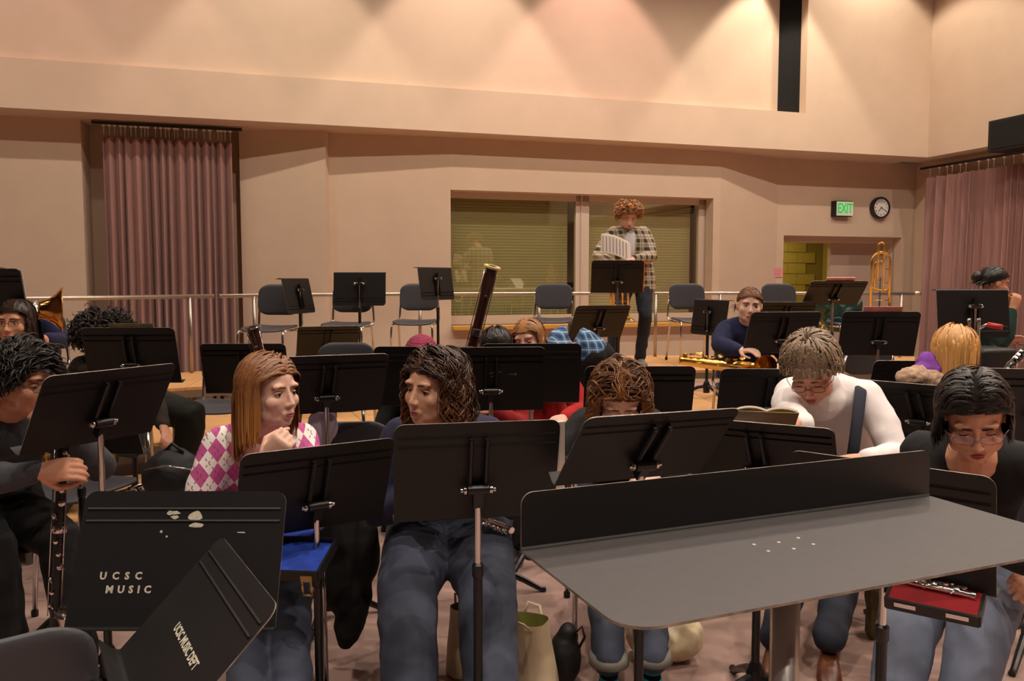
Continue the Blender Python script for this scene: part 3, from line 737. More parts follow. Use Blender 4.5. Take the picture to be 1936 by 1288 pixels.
def hand_mesh(mb, wrist, d, dorsal, thumb_side, curl=.5, s=1.0, spread=.0):
    """palm, four jointed fingers and a thumb; d points along the hand, dorsal away from the palm"""
    y = d.normalized(); z = (dorsal - y * dorsal.dot(y)).normalized(); x = y.cross(z) * thumb_side
    q = lambda a, b, c: wrist + (x * a + y * b + z * c) * s
    mb.loft([ring(q(0, -.02, 0), x, z, .026 * s, .019 * s, 10), ring(q(0, .015, 0), x, z, .03 * s, .018 * s, 10), ring(q(.002, .05, 0), x, z, .039 * s, .016 * s, 10), ring(q(0, .088, 0), x, z, .039 * s, .013 * s, 10), ring(q(0, .097, 0), x, z, .03 * s, .008 * s, 10)])
    for fx, L, c2 in ((.029, .072, 0), (.010, .080, .04), (-.010, .075, .08), (-.028, .058, .14)):
        p = q(fx, .088, 0); ang = 0; pts = [q(fx * .95, .07, 0), p]; rs = [.0095 * s, .0095 * s]; seg = (L * .45, L * .32, L * .25)
        for i, sg in enumerate(seg):
            ang += (curl + c2) * (.75, 1.0, .7)[i]
            p = p + (y * cos(ang) - z * sin(ang) + x * spread * fx * 8) * sg * s; pts.append(p); rs.append((.0088, .0080, .0070)[i] * s)
        capsule(mb, pts, rs, 8)
    t0 = q(.026, .02, -.006); t1 = q(.05, .05, -.018 - .01 * curl); t2 = q(.052 - .012 * curl, .08, -.026 - .022 * curl); t3 = q(.046 - .022 * curl, .1, -.03 - .034 * curl)
    capsule(mb, [t0, t1, t2, t3], [.016 * s, .0115 * s, .0095 * s, .008 * s], 8)
SKIN = {}
def skin_mat(key, col): return mat('skin_' + key, col, .5, var=.05, vs=25, bump=.03, bs=200, spec=.35)
m_eyew = mat('eye_white', (214, 204, 196), .3); m_pup = mat('pupil', (12, 9, 8), .15)
def folds(me, amp, scale, seed=0, axis=None):
    n = len(me.vertices); co = [0.0] * (3 * n); me.vertices.foreach_get('co', co)
    no = [0.0] * (3 * n)
    me.vertex_normals.foreach_get('vector', no)
    for i in range(n):
        p = V(co[3 * i:3 * i + 3]); q = p * scale + V((seed * 3.1, seed * 1.7, seed))
        k = (1 - abs(noise.noise(q)) * 2.2) * amp + noise.noise(q * 2.6) * amp * .5
        for j in range(3): co[3 * i + j] += no[3 * i + j] * k
    me.vertices.foreach_set('co', co); me.update()
def person(label, base, pelvis, head, yaw, hyaw, hpitch=0, hroll=0, hs=1.05, hands=(), feet=(), skin='a', skincol=(226, 176, 150),
           top=None, bottom=None, shoe=None, sleeve=1.0, fine=1.0, eyes=(70, 55, 40), gaze=(0, 0), lid=.2, brow=(60, 42, 30), lips=(176, 98, 92), bulk=1.0, width=1.0,
           elbows=None, knees=None, neck='crew', foldamp=.004, topname='shirt', curl=(.5, .5), jaw=1.0, legs=True, hem=None, dorsal=(None, None), thumbs=(1, -1), ctrl=None, facedetail=True, legthick=1.0, stroud=None):
    """all points in world space. yaw: torso facing. hands/feet: (right, left) wrist and ankle targets"""
    base = V(base); pelvis = V(pelvis); head = V(head)
    root = empty('person', base); tag(root, label, 'person'); of = base
    sm = skin_mat(skin, skincol); Rz = Matrix.Rotation(radians(yaw), 3, 'Z'); rt = Rz @ V((1, 0, 0)); fw = Rz @ V((0, 1, 0)); up = V((0, 0, 1))
    Hm = head_matrix(head, hyaw, hpitch, hroll, hs); pr = Person(); pr.H = Hm; pr.root = root; pr.of = of; pr.fine = fine
    hb = Hm @ V((0, -.03, -.10)); nk = Hm @ V((0, -.045, -.135)); nk = nk + (V((pelvis.x, pelvis.y, nk.z)) - nk) * .12 - up * .0
    nk_low = nk - up * .015
    sp = nk_low - pelvis; cpt = ctrl if ctrl is not None else pelvis + up * sp.length * .55 - fw * .02
    def spine(t): return pelvis * (1 - t) ** 2 + cpt * 2 * t * (1 - t) + nk_low * t * t
    def sdir(t): return (spine(min(1, t + .05)) - spine(max(0, t - .05))).normalized()
    sh_c = spine(.9); u9 = sdir(.88); frt = rt; fn_ = u9.cross(frt) * -1
    if fn_.dot(fw) < 0: fn_ = -fn_
    sw = .165 * width; shs = [sh_c + frt * sw - u9 * .03, sh_c - frt * sw - u9 * .03]
    # ---- arms
    arms = []
    for i in range(2):
        sgn = 1 if i == 0 else -1; tgt = hands[i] if i < len(hands) and hands[i] is not None else None
        if tgt is None: tgt = shs[i] + fw * .28 - up * .34 + frt * sgn * -.02
        pole = V(elbows[i]) if elbows and elbows[i] is not None else (frt * sgn * .8 - up * .8 - fw * .5)
        el, wr = ik(shs[i], V(tgt), .285, .25, pole); arms.append((shs[i], el, wr))
    # ---- legs
    hips = [pelvis + rt * .088 - up * .01, pelvis - rt * .088 - up * .01]; lg_ = []
    for i in range(2):
        sgn = 1 if i == 0 else -1
        if i < len(feet) and feet[i] is not None: an = V(feet[i])
        else: an = V((pelvis.x, pelvis.y, base.z + .08)) + fw * .44 + rt * sgn * .11
        pole = V(knees[i]) if knees and knees[i] is not None else (fw * .9 + up * .6 + rt * sgn * .1)
        kn_, an = ik(hips[i], an, .44, .43, pole); lg_.append((hips[i], kn_, an))
    pr.arms = arms; pr.legs = lg_; pr.sh = shs
    # ---- skin body: fine head and hands, simpler limbs under the cloth, all one mesh
    hd = MB(); head_shapes(hd, Hm, jaw)
    capsule(hd, [hb + (nk - hb) * -.1, (hb + nk) / 2, nk, nk_low - up * .04], [.056 * hs, .053 * hs, .058 * hs, .075 * hs], 14)
    ms = [fuse(hd, .0046 * fine * hs, 4, .5, of)]
    vis = [True, True]
    for i in range(2):
        if hands and i < len(hands) and hands[i] is not False:
            wr = arms[i][2]; el = arms[i][1]; d = (wr - el).normalized(); dz = (up + frt * (.6 if i == 0 else -.6))
            dd = d
            if dorsal[i] is not None: dz = V(dorsal[i][0]); dd = V(dorsal[i][1])
            hm_ = MB(); hand_mesh(hm_, wr + dd.normalized() * .02, dd, dz, thumbs[i] * 1, curl[i], hs * .98)
            capsule(hm_, [el + d * .06, el + d * .15, wr - d * .01, wr + dd.normalized() * .03], [.036, .034, .026, .024], 10)
            ms.append(fuse(hm_, .0046 * fine, 3, .5, of))
    cr = MB()
    tr_ = [(0, .13, .09), (.25, .115, .08), (.5, .12, .085), (.75, .14, .085), (.9, .12, .06), (1, .05, .05)]
    rings = []
    for t, a, b in tr_:
        u = sdir(t); f = (u.cross(frt) * -1); f = f if f.dot(fw) > 0 else -f; rings.append(ring(spine(t), frt, f.normalized(), a * .9, b * .9, 12))
    cr.loft(rings)
    for s_, e_, w_ in arms: capsule(cr, [s_, e_, w_], [.04, .032, .024], 8)
    if legs:
        for h_, k_, a_ in lg_: capsule(cr, [h_, k_, a_], [.07, .045, .03], 8)
    ms.append(fuse(cr, .02, 2, .5, of))
    bm_ = joinmesh(ms); body = mkobj('body', bm_, sm, root, True); pr.body = body
    # ---- face details
    if facedetail:
        for s in (-1, 1):
            ec = V((s * .031, .0655, .001)); r = .0118
            e = MB(); g = Matrix.Rotation(radians(-gaze[0]), 4, 'Z') @ Matrix.Rotation(radians(gaze[1]), 4, 'X'); n = 14
            vs = []; rows = (0, 10, 20, 31, 45, 60, 75, 95)
            for a in rows:
                for k in range(n):
                    v = V((sin(radians(a)) * cos(2 * pi * k / n), cos(radians(a)), sin(radians(a)) * sin(2 * pi * k / n))) * r
                    vs.append(Hm @ (ec + g @ v))
            for i in range(len(rows) - 1):
                e.cur = 2 if i < 1 else (1 if i < 3 else 0)
                o = len(e.v)
                e.add(vs[i * n:(i + 2) * n], [(k, (k + 1) % n, n + (k + 1) % n, n + k) for k in range(n)])
            e.build('eye', [m_eyew, mat('iris_%d_%d_%d' % eyes, eyes, .2), m_pup], body, True, of)
            # eyelids: shells of the eyeball, upper closes by "lid"
            ld = MB(); rr_ = .0131
            for a0, a1 in ((pi * .98, radians(70 - 100 * lid)), (-pi * .6, radians(-36 + 8 * lid))):
                rowsv = []
                for j in range(7):
                    el_ = a0 + (a1 - a0) * j / 6; row = []
                    for k in range(11):
                        az = -pi / 2 + pi * k / 10; c = V((sin(az), cos(az) * cos(el_), cos(az) * sin(el_)))
                        row.append(Hm @ (ec + V((c.x * rr_ * 1.12, c.y * rr_, c.z * rr_))))
                    rowsv.append(row)
                ld.add([p for r_ in rowsv for p in r_], [(j * 11 + k, j * 11 + k + 1, (j + 1) * 11 + k + 1, (j + 1) * 11 + k) for j in range(6) for k in range(10)])
            ld.build('eyelid', sm, body, True, of, fix=False)
            la = MB(); el_ = radians(70 - 100 * lid); pts = []
            for k in range(1, 10):
                az = -pi / 2 + pi * k / 10; c = V((sin(az), cos(az) * cos(el_), cos(az) * sin(el_))); pts.append(Hm @ (ec + V((c.x * rr_ * 1.13, c.y * rr_ + .0004, c.z * rr_ - .0004))))
            la.tube(pts, [.0006, .001, .0013, .0014, .0014, .0014, .0013, .001, .0006], 5); la.build('eyelash', mat('lash', (30, 22, 18), .6), body, True, of)
            bw = MB(); pts = [Hm @ V((s * x, y, z)) for x, y, z in ((.011, .0835, .0225), (.021, .0845, .0245), (.033, .081, .0255), (.045, .0725, .0225), (.053, .063, .017))]
            bw.tube(pts, [x * hs for x in (.0020, .0034, .0032, .0026, .0010)], 6); bw.build('eyebrow', mat('brow_%d_%d_%d' % brow, brow, .8), body, True, of)
        lp_ = MB()
        lp_.tube([Hm @ V(p) for p in ((-.023, .0835, -.0645), (-.012, .0925, -.0615), (-.004, .0955, -.06), (0, .095, -.061), (.004, .0955, -.06), (.012, .0925, -.0615), (.023, .0835, -.0645))], [x * hs for x in (.0012, .0035, .0042, .0038, .0042, .0035, .0012)], 8)
        lp_.tube([Hm @ V(p) for p in ((-.021, .0835, -.0655), (-.011, .0915, -.0685), (0, .094, -.07), (.011, .0915, -.0685), (.021, .0835, -.0655))], [x * hs for x in (.0012, .0042, .0052, .0042, .0012)], 8)
        lp_.build('lips', mat('lips_%d_%d_%d' % lips, lips, .4), body, True, of)
    # ---- clothes
    if top is not None:
        tb = MB(); rings = []; hemt = -.10 if hem is None else hem
        prof = [(hemt, .168, .122), (0, .172, .125), (.15, .160, .118), (.32, .150, .112), (.5, .158, .120), (.66, .172, .124), (.8, .178, .112), (.9, .158, .088), (.97, .105, .075), (1.0, .082, .070)]
        for t, a, b in prof:
            u = sdir(max(0, t)); c = spine(max(0, t)) + (spine(.05) - spine(0)).normalized() * (t * sp.length if t < 0 else 0)
            f = (u.cross(frt) * -1); f = f if f.dot(fw) > 0 else -f; rings.append(ring(c, frt, f.normalized(), a * bulk * width, b * bulk, 24, 2.5))
        tb.loft(rings)
        for i in range(2):
            s_, e_, w_ = arms[i]; w2 = e_ + (w_ - e_) * (sleeve if sleeve <= 1 else 1)
            if sleeve > .05: capsule(tb, [s_ - frt * (.03 if i == 0 else -.03), (s_ + e_) / 2, e_, (e_ + w2) / 2, w2], [.074 * bulk, .063 * bulk, .054 * bulk, .048 * bulk, .040], 14)
            else: capsule(tb, [s_ - frt * (.03 if i == 0 else -.03), (s_ + e_) / 2], [.074 * bulk, .066 * bulk], 14)
        if neck == 'hood': capsule(tb, [nk_low - up * .05, nk_low + up * .01], [.105, .09], 16)
        if neck == 'turtle':
            capsule(tb, [nk_low - up * .04, nk, hb * .55 + nk * .45], [.09 * hs, .068 * hs, .062 * hs], 16)
        me = fuse(tb, .0098 * max(1, fine * .9), 6, .5, of); folds(me, foldamp, 9, random.random() * 9); mkobj(topname, me, top, root, True)
        if neck == 'hood':
            hd2 = MB(); ctr = nk + up * .012
            pts = []
            for k in range(13):
                a = 2 * pi * k / 12; pts.append(ctr + frt * cos(a) * .085 + fw * (sin(a) * .075 - .01) + up * (-.012 + (-.03 * sin(a))))
            hd2.tube(pts[:-1] + [pts[0]], [.03 if sin(2 * pi * k / 12) < -.2 else .021 for k in range(13)], 10)
            hd2.ell(ctr - fw * .095 - up * .06, (.1, .06, .085))
            me = fuse(hd2, .009, 5, .5, of); folds(me, .003, 12, 3); mkobj('hood', me, top, root, True)
    if bottom is not None and legs:
        tb = MB()
        tb.ell(pelvis + up * .0, (.165 * width * legthick, .135, .105), None, 20)
        for h_, k_, a_ in lg_:
            d = (a_ - k_).normalized()
            capsule(tb, [h_, (h_ + k_) / 2, k_, (k_ * .62 + a_ * .38), a_ + d * .0], [.100 * legthick, .090 * legthick, .071 * legthick, .066 * legthick, .060 * legthick], 16)
        me = fuse(tb, .0102 * max(1, fine * .9), 5, .5, of); folds(me, .0055, 9, random.random() * 9); mkobj('trousers', me, bottom, root, True)
    if shoe is not None and legs:
        for h_, k_, a_ in lg_:
            sb_ = MB(); f = V((a_.x - h_.x, a_.y - h_.y, 0)); f = f.normalized() if f.length > .15 else fw
            f = (f * .5 + fw).normalized(); x = V((f.y, -f.x, 0)); g = V((a_.x, a_.y, base.z))
            sb_.loft([ring(g + f * p + up * zc, x, up, wx, hz, 12, 2.6) for p, wx, zc, hz in ((-.065, .022, .035, .03), (-.055, .032, .045, .043), (0, .036, .05, .048), (.06, .042, .04, .038), (.12, .046, .03, .028), (.165, .04, .026, .024), (.188, .022, .022, .016))])
            sb_.build('shoe', shoe, root, True, of)
    return pr

# ---- hair: a cap on the skull plus combed, curling locks
def hair_mat(key, col, rough=.42, isl=.28, tip=None):
    new = 'hair_' + key not in MATS; m = mat('hair_' + key, col, rough, island=isl, var=.12, vs=60, stretch=(1, 1, .15), spec=.5)
    if new and tip:
        nt = m.node_tree; hs = [n for n in nt.nodes if n.type == 'HUE_SAT'][0]; at_ = nt.nodes.new('ShaderNodeAttribute'); at_.attribute_name = 'tip'
        mr = nt.nodes.new('ShaderNodeMapRange'); mr.inputs['From Min'].default_value = .35; mr.inputs['From Max'].default_value = 1.0; nt.links.new(at_.outputs['Fac'], mr.inputs['Value'])
        mx = nt.nodes.new('ShaderNodeMix'); mx.data_type = 'RGBA'; nt.links.new(mr.outputs['Result'], mx.inputs[0]); mx.inputs[6].default_value = lin(col); mx.inputs[7].default_value = lin(tip); nt.links.new(mx.outputs[2], hs.inputs['Color'])
    return m
CAPM = {}
def cap_mat(m):
    if m.name not in CAPM:
        c = m.copy(); c.name = m.name + '_root'; c.node_tree.nodes['Principled BSDF'].inputs['Roughness'].default_value = .85; c.node_tree.nodes['Principled BSDF'].inputs['Specular IOR Level'].default_value = .1; CAPM[m.name] = c
    return CAPM[m.name]
def hair(pr, m, n=320, length=.25, part=0.0, lift=.012, curl=0.0, freq=3.0, r=.0042, grav=.35, stiff=.0, whorl=None, back=.35, seed=1, seg=14, low=-.9, front=.3, colliders=(), lenvar=.15, fringe=False, capscale=1.045, cover=.072, frizz=.0, name='hair', tie=None, attach=True, trim=0.0, nobreak=False, taper=False):
    rnd = random.Random(seed); H_ = pr.H; inv = H_.to_3x3().normalized().inverted(); gl = inv @ V((0, 0, -1)); mb = MB(); sc = H_.median_scale; H_inv = H_.inverted()
    def ok(d): return d.z > low + (d.y + 1) * (front - low) / 2
    # cap
    cap = MB(); nu, nv = 36, 20; vs = []; idx = {}
    for j in range(nv + 1):
        ph = -pi / 2 + pi * j / nv
        for i in range(nu):
            d = V((cos(ph) * cos(2 * pi * i / nu), cos(ph) * sin(2 * pi * i / nu), sin(ph))); vs.append((d, H_ @ (CR_C + V((d.x * CR_R.x, d.y * CR_R.y, d.z * CR_R.z)) * capscale)))
    fs = []
    for j in range(nv):
        for i in range(nu):
            q = (j * nu + i, j * nu + (i + 1) % nu, (j + 1) * nu + (i + 1) % nu, (j + 1) * nu + i)
            if all(ok(vs[k][0]) for k in q): fs.append(q)
    cap.add([v[1] for v in vs], fs)
    mb.v += cap.v; mb.f += cap.f; mb.mi += cap.mi; TT = [0.0] * len(cap.v)
    near = pr.fine <= 1.1; n = int(n * (2.6 if near else 1.6)); cl = 5 if curl > .006 else 1; flat = .12 if curl < .006 else .35; r = r * (1.0 if near else 1.2) * (.8 if curl < .006 else .62); n = int(n * (1.5 if curl < .006 else 1.7))
    up_l = -gl; made = 0; tries = 0; clump = None; left = 0
    while made < n and tries < n * 12:
        tries += 1
        if left <= 0:
            d0 = V((rnd.gauss(0, 1), rnd.gauss(0, 1), rnd.gauss(0, 1))).normalized()
            if not ok(d0): continue
            left = cl; clump = (rnd.random() * 6.28, freq * rnd.uniform(.8, 1.2), curl * rnd.uniform(.5, 1.2), rnd.choice((-1, 1)), rnd.random() ** .7, V((rnd.gauss(0, 1), rnd.gauss(0, 1), rnd.gauss(0, 1))))
        left -= 1
        jit = .05 if cl > 1 else 0
        d = (d0 + V((rnd.gauss(0, 1), rnd.gauss(0, 1), rnd.gauss(0, 1))) * jit).normalized()
        if not ok(d): continue
        made += 1; ph, fr, ca, hand_, layer, cj = clump; ph += rnd.gauss(0, .25)
        if cl == 1: layer = rnd.random() ** .7
        Rr = CR_R * 1.035 + V((1, 1, 1)) * lift * layer; p = CR_C + V((d.x * CR_R.x, d.y * CR_R.y, d.z * CR_R.z)) * 1.02
        nrm = V((d.x / CR_R.x, d.y / CR_R.y, d.z / CR_R.z)).normalized(); s = 1 if p.x > part else -1
        if whorl is not None:
            wv = p - V(whorl); v = wv - nrm * wv.dot(nrm); v = (v.normalized() if v.length > 1e-4 else V((0, 1, 0))) + nrm * (.1 + rnd.random() * .2)
        else:
            v = V((s * 1.0, -back, .1)); v = v - nrm * v.dot(nrm); v = v.normalized() + nrm * (.1 + .25 * rnd.random())
        v += V((rnd.gauss(0, 1), rnd.gauss(0, 1), rnd.gauss(0, 1))) * .05 + cj * frizz; v.normalize()
        L = length * (1 + rnd.uniform(-lenvar, lenvar))
        if taper: L *= .3 + .7 * max(0, min(1, (d.z - (low + (d.y + 1) * (front - low) / 2)) / .8))
        sl = L / seg; pts = []; wob = V((rnd.gauss(0, 1), rnd.gauss(0, 1), rnd.gauss(0, 1))) * .03
        on = True
        for k in range(seg + 1):
            t = k / seg; q = p.copy()
            if ca:
                sd = v.cross(V((.3, .5, .8))); sd = sd.normalized() if sd.length > 1e-4 else V((1, 0, 0)); s2 = v.cross(sd)
                amp = ca * min(1, t * 2.0 + .1); q = q + sd * amp * cos(ph + hand_ * fr * 2 * pi * t) + s2 * amp * sin(ph + hand_ * fr * 2 * pi * t)
            if fringe and p.y > .035 and p.z < .04 + trim and abs(p.x) < .068: break
            pts.append(q)
            v = v + gl * grav * ((.25 + t) if (on or not attach) else 1.6) + wob; v.normalize(); p = p + v * sl
            Rr = CR_R * 1.035 + V((1, 1, 1)) * lift * layer * (1 - .75 * max(0, min(1, (p.y - .02) / .06)))
            e = p - CR_C; e = V((e.x / Rr.x, e.y / Rr.y, e.z / Rr.z)); el = e.length
            on = e.normalized().dot(up_l) > -.15
            if el < 1 or (attach and on and el > 1):
                if on or p.y < .02 or el < .9 or True:
                    e.normalize()
                    if el < 1 and p.z < -.03 and p.y > .03: pass
                    else:
                        p = CR_C + V((e.x * Rr.x, e.y * Rr.y, e.z * Rr.z)); n2 = V((e.x / Rr.x, e.y / Rr.y, e.z / Rr.z)).normalized()
                        v = v - n2 * v.dot(n2) * .9
                        if v.length > 1e-4: v.normalize()
            c2 = V((0, .01, -.05)); r2 = V((.068 + lift * .5 * layer, .068, .085)); e = p - c2; e = V((e.x / r2.x, e.y / r2.y, e.z / r2.z))
            if e.length < 1: e.normalize(); p = c2 + V((e.x * r2.x, e.y * r2.y, e.z * r2.z))
            if not fringe and p.y > .0 and p.z < .052 and abs(p.x) < cover + .01 * layer:
                if p.z < .02 and cover - s * p.x > .035 and not nobreak: break
                p.x = s * (cover + .01 * layer)
            if not fringe and p.z < .085 and p.y > .02:
                kz = max(0, min(1, (p.z - .05) / .035)); lx = (cover + .008 * layer) * (1 - kz * kz); ly = .045 + kz * .045
                if s * p.x < lx: p.x += (s * lx - p.x) * .6
                if p.y > ly: p.y = ly
            if tie is not None and p.z < .06 and p.y < .03:
                dd = V(tie) - p
                if t > .3: p = p + dd * min(1, .3 * t)
            for cc, rr_ in colliders:
                wp = H_ @ p; e = wp - cc; e = V((e.x / rr_[0], e.y / rr_[1], e.z / rr_[2]))
                if e.length < 1: e.normalize(); p = H_inv @ (cc + V((e.x * rr_[0], e.y * rr_[1], e.z * rr_[2])))
        if len(pts) < 4: continue
        ns = len(pts) - 1; rk = r * rnd.uniform(.7, 1.25)
        rs = [rk * sc * (.7 + .5 * sin(pi * min(1, k / ns * 1.1))) * (1 if k < ns else .3) for k in range(ns + 1)]
        W = 3 if (near or cl > 1) else 2
        for k in range(ns + 1): TT += [k / ns] * W
        if cl > 1: mb.tube([H_ @ q for q in pts], rs, 3, flat=.7, cap=False); continue
        vs = []
        for k, q in enumerate(pts):
            tg = pts[min(k + 1, ns)] - pts[max(k - 1, 0)]; od = q - CR_C
            if q.z < CR_C.z: od.z *= .2
            sd = tg.cross(od); sd = sd.normalized() if sd.length > 1e-7 else V((1, 0, 0)); od.normalize(); rl = rs[k] / sc
            vs += [H_ @ (q - sd * rl), H_ @ (q + od * rl * .35), H_ @ (q + sd * rl)] if W == 3 else [H_ @ (q - sd * rl), H_ @ (q + sd * rl)]
        mb.add(vs, [(k * W + j, k * W + j + 1, (k + 1) * W + j + 1, (k + 1) * W + j) for k in range(ns) for j in range(W - 1)])
    me = mb.mesh('hair', pr.of)
    me.attributes.new('tip', 'FLOAT', 'POINT').data.foreach_set('value', TT)
    me.polygons.foreach_set('material_index', [1] * len(fs) + [0] * (len(me.polygons) - len(fs)))
    return mkobj(name, me, [m, cap_mat(m)], pr.root, True)
m_lensg = bpy.data.materials.new('spectacle_lens'); m_lensg.use_nodes = True
nt = m_lensg.node_tree; nt.nodes.clear(); go = nt.nodes.new('ShaderNodeOutputMaterial'); gm = nt.nodes.new('ShaderNodeMixShader'); gt = nt.nodes.new('ShaderNodeBsdfTransparent'); gg = nt.nodes.new('ShaderNodeBsdfGlossy')
gm.inputs[0].default_value = .07; gg.inputs['Roughness'].default_value = .02; nt.links.new(gt.outputs[0], gm.inputs[1]); nt.links.new(gg.outputs[0], gm.inputs[2]); nt.links.new(gm.outputs[0], go.inputs[0])
def glasses(pr, m, rw=.025, rh=.0165, y=.094, z=.0, r=.0013, drop=0.0):
    g = empty('glasses', (0, 0, 0), 0, pr.root); fm = MB(); Hm = pr.H
    for s in (-1, 1):
        pts = []
        for k in range(21):
            a = 2 * pi * k / 20; ca, sa = cos(a), sin(a)
            pts.append(Hm @ V((s * .033 + math.copysign(abs(ca) ** .7, ca) * rw, y - .004 - .012 * abs(math.copysign(abs(ca) ** .7, ca) * rw * s + s * .0) * 8 * (1 if ca * s > 0 else 0), z - drop + math.copysign(abs(sa) ** .8, sa) * rh)))
        fm.tube(pts, r, 6)
        fm.tube([Hm @ V((s * (.033 + rw), y - .008, z - drop + .006)), Hm @ V((s * .079, .05, z + .006)), Hm @ V((s * .083, -.01, z + .008))], r, 6)
        le = MB(); le.add([p for p in pts[:-1]], [tuple(range(20))]); le.build('lens', m_lensg, pr.root, off=pr.of)
    fm.tube([Hm @ V((-.009, y, z - drop + .004)), Hm @ V((0, y + .004, z - drop + .007)), Hm @ V((.009, y, z - drop + .004))], r, 6)
    bpy.data.objects.remove(g)
    return fm.build('glasses', m, pr.root, True, pr.of)
# ------------------------------------------------------------------ patterned cloth
def nodes_mat(name, rough=.85):
    m = bpy.data.materials.new(name); m.use_nodes = True; nt = m.node_tree; b = nt.nodes['Principled BSDF']; b.inputs['Roughness'].default_value = rough
    tc = nt.nodes.new('ShaderNodeTexCoord'); sx = nt.nodes.new('ShaderNodeSeparateXYZ'); nt.links.new(tc.outputs['Object'], sx.inputs[0])
    return m, nt, b, sx
def mth(nt, op, a, b=None, c=None):
    n = nt.nodes.new('ShaderNodeMath'); n.operation = op
    for i, x in enumerate((a, b, c)):
        if x is None: continue
        if hasattr(x, 'links') or hasattr(x, 'is_linked'): nt.links.new(x, n.inputs[i])
        else: n.inputs[i].default_value = x
    return n.outputs[0]
def mixc(nt, f, a, b):
    n = nt.nodes.new('ShaderNodeMix'); n.data_type = 'RGBA'
    nt.links.new(f, n.inputs[0])
    for i, x in ((6, a), (7, b)):
        if isinstance(x, tuple): n.inputs[i].default_value = lin(x)
        else: nt.links.new(x, n.inputs[i])
    return n.outputs[2]
def argyle():
    m, nt, b, sx = nodes_mat('argyle_knit'); X, Y, Z = sx.outputs; h = mth(nt, 'MULTIPLY_ADD', Y, .5, X)
    u = mth(nt, 'MULTIPLY', h, 1 / .066); v = mth(nt, 'MULTIPLY', Z, 1 / .085)
    a = mth(nt, 'ADD', u, v); c = mth(nt, 'SUBTRACT', u, v)
    fa = mth(nt, 'FLOOR', a); fc = mth(nt, 'FLOOR', c); par = mth(nt, 'FLOORED_MODULO', mth(nt, 'ADD', fa, fc), 2.0)
    # overlay stitches: dashed lines through the diamonds
    da = mth(nt, 'ABSOLUTE', mth(nt, 'SUBTRACT', mth(nt, 'FRACT', a), .5)); dc = mth(nt, 'ABSOLUTE', mth(nt, 'SUBTRACT', mth(nt, 'FRACT', c), .5))
    l1 = mth(nt, 'MULTIPLY', mth(nt, 'LESS_THAN', da, .045), mth(nt, 'GREATER_THAN', mth(nt, 'FRACT', mth(nt, 'MULTIPLY', c, 3.0)), .5))
    l2 = mth(nt, 'MULTIPLY', mth(nt, 'LESS_THAN', dc, .045), mth(nt, 'GREATER_THAN', mth(nt, 'FRACT', mth(nt, 'MULTIPLY', a, 3.0)), .5))
    ln = mth(nt, 'MAXIMUM', l1, l2)
    col = mixc(nt, par, (246, 238, 234), (198, 86, 150)); col = mixc(nt, mth(nt, 'MULTIPLY', ln, .75), col, (120, 70, 92))
    nt.links.new(col, b.inputs['Base Color']); return m
def plaid(name, base, dark, light, sz, rot=0):
    m, nt, b, sx = nodes_mat(name); X, Y, Z = sx.outputs; h = mth(nt, 'MULTIPLY_ADD', Y, .6, X); k = 1 / sz
    fx = mth(nt, 'FRACT', mth(nt, 'MULTIPLY', h, k)); fz = mth(nt, 'FRACT', mth(nt, 'MULTIPLY', Z, k))
    s1 = mth(nt, 'LESS_THAN', fx, .42); s2 = mth(nt, 'LESS_THAN', fz, .42); q = mth(nt, 'MULTIPLY', mth(nt, 'ADD', s1, s2), .5)
    col = mixc(nt, q, base, dark)
    t1 = mth(nt, 'LESS_THAN', mth(nt, 'ABSOLUTE', mth(nt, 'SUBTRACT', fx, .7)), .06); t2 = mth(nt, 'LESS_THAN', mth(nt, 'ABSOLUTE', mth(nt, 'SUBTRACT', fz, .7)), .06)
    col = mixc(nt, mth(nt, 'MULTIPLY', mth(nt, 'MAXIMUM', t1, t2), .7), col, light)
    nt.links.new(col, b.inputs['Base Color']); return m
m_argyle = argyle()
m_flannel = plaid('flannel_plaid', (205, 190, 165), (62, 54, 44), (120, 105, 85), .085)
m_blueplaid = plaid('blue_plaid', (78, 122, 168), (36, 56, 96), (190, 216, 220), .06)
m_denim = mat('denim', (64, 70, 86), .85, var=.45, vs=3.2, bump=.12, bs=300); m_denim2 = mat('denim_light', (98, 105, 122), .85, var=.3, vs=5, bump=.12, bs=300)
m_denimd = mat('denim_dark', (34, 38, 52), .85, var=.2, vs=6, bump=.1, bs=300)
m_blackcl = mat('black_cloth', (18, 17, 18), .9, var=.15, vs=10); m_char = mat('charcoal_fleece', (66, 67, 72), .95, var=.12, vs=30, bump=.15, bs=200)
m_navy = mat('navy_cotton', (38, 40, 66), .9, var=.1, vs=20); m_navyh = mat('navy_fleece', (28, 34, 70), .95, var=.1, vs=20)
m_red = mat('red_knit', (176, 26, 28), .9, var=.12, vs=8, stretch=(14, 14, .6), bump=.2, bs=60); m_red2 = mat('red_cotton', (150, 26, 28), .9)
m_whitek = mat('white_knit', (236, 228, 226), .85, bump=.05, bs=200); m_greenh = mat('green_fleece', (22, 52, 44), .95, var=.1)
m_brownj = mat('brown_jacket', (44, 36, 28), .9); m_cord = mat('green_corduroy', (28, 30, 22), .9, var=.2, vs=40, stretch=(6, 6, .4))
m_shoe = mat('brown_leather', (92, 50, 28), .35, var=.2, vs=20); m_shoeb = mat('dark_shoe', (26, 24, 24), .6); m_shoeg = mat('grey_sneaker', (120, 116, 114), .7)
UP = V((0, 0, 1))
def seat_for(pelvis, yaw, zf, label):
    f = V((-sin(radians(yaw)), cos(radians(yaw)), 0)); return chair(pelvis.x + f.x * .07, pelvis.y + f.y * .07, radians(yaw), zf, label)
def at(px, Y, z): 
    p = P(px, 644, Y); return V((p.x, Y, z))

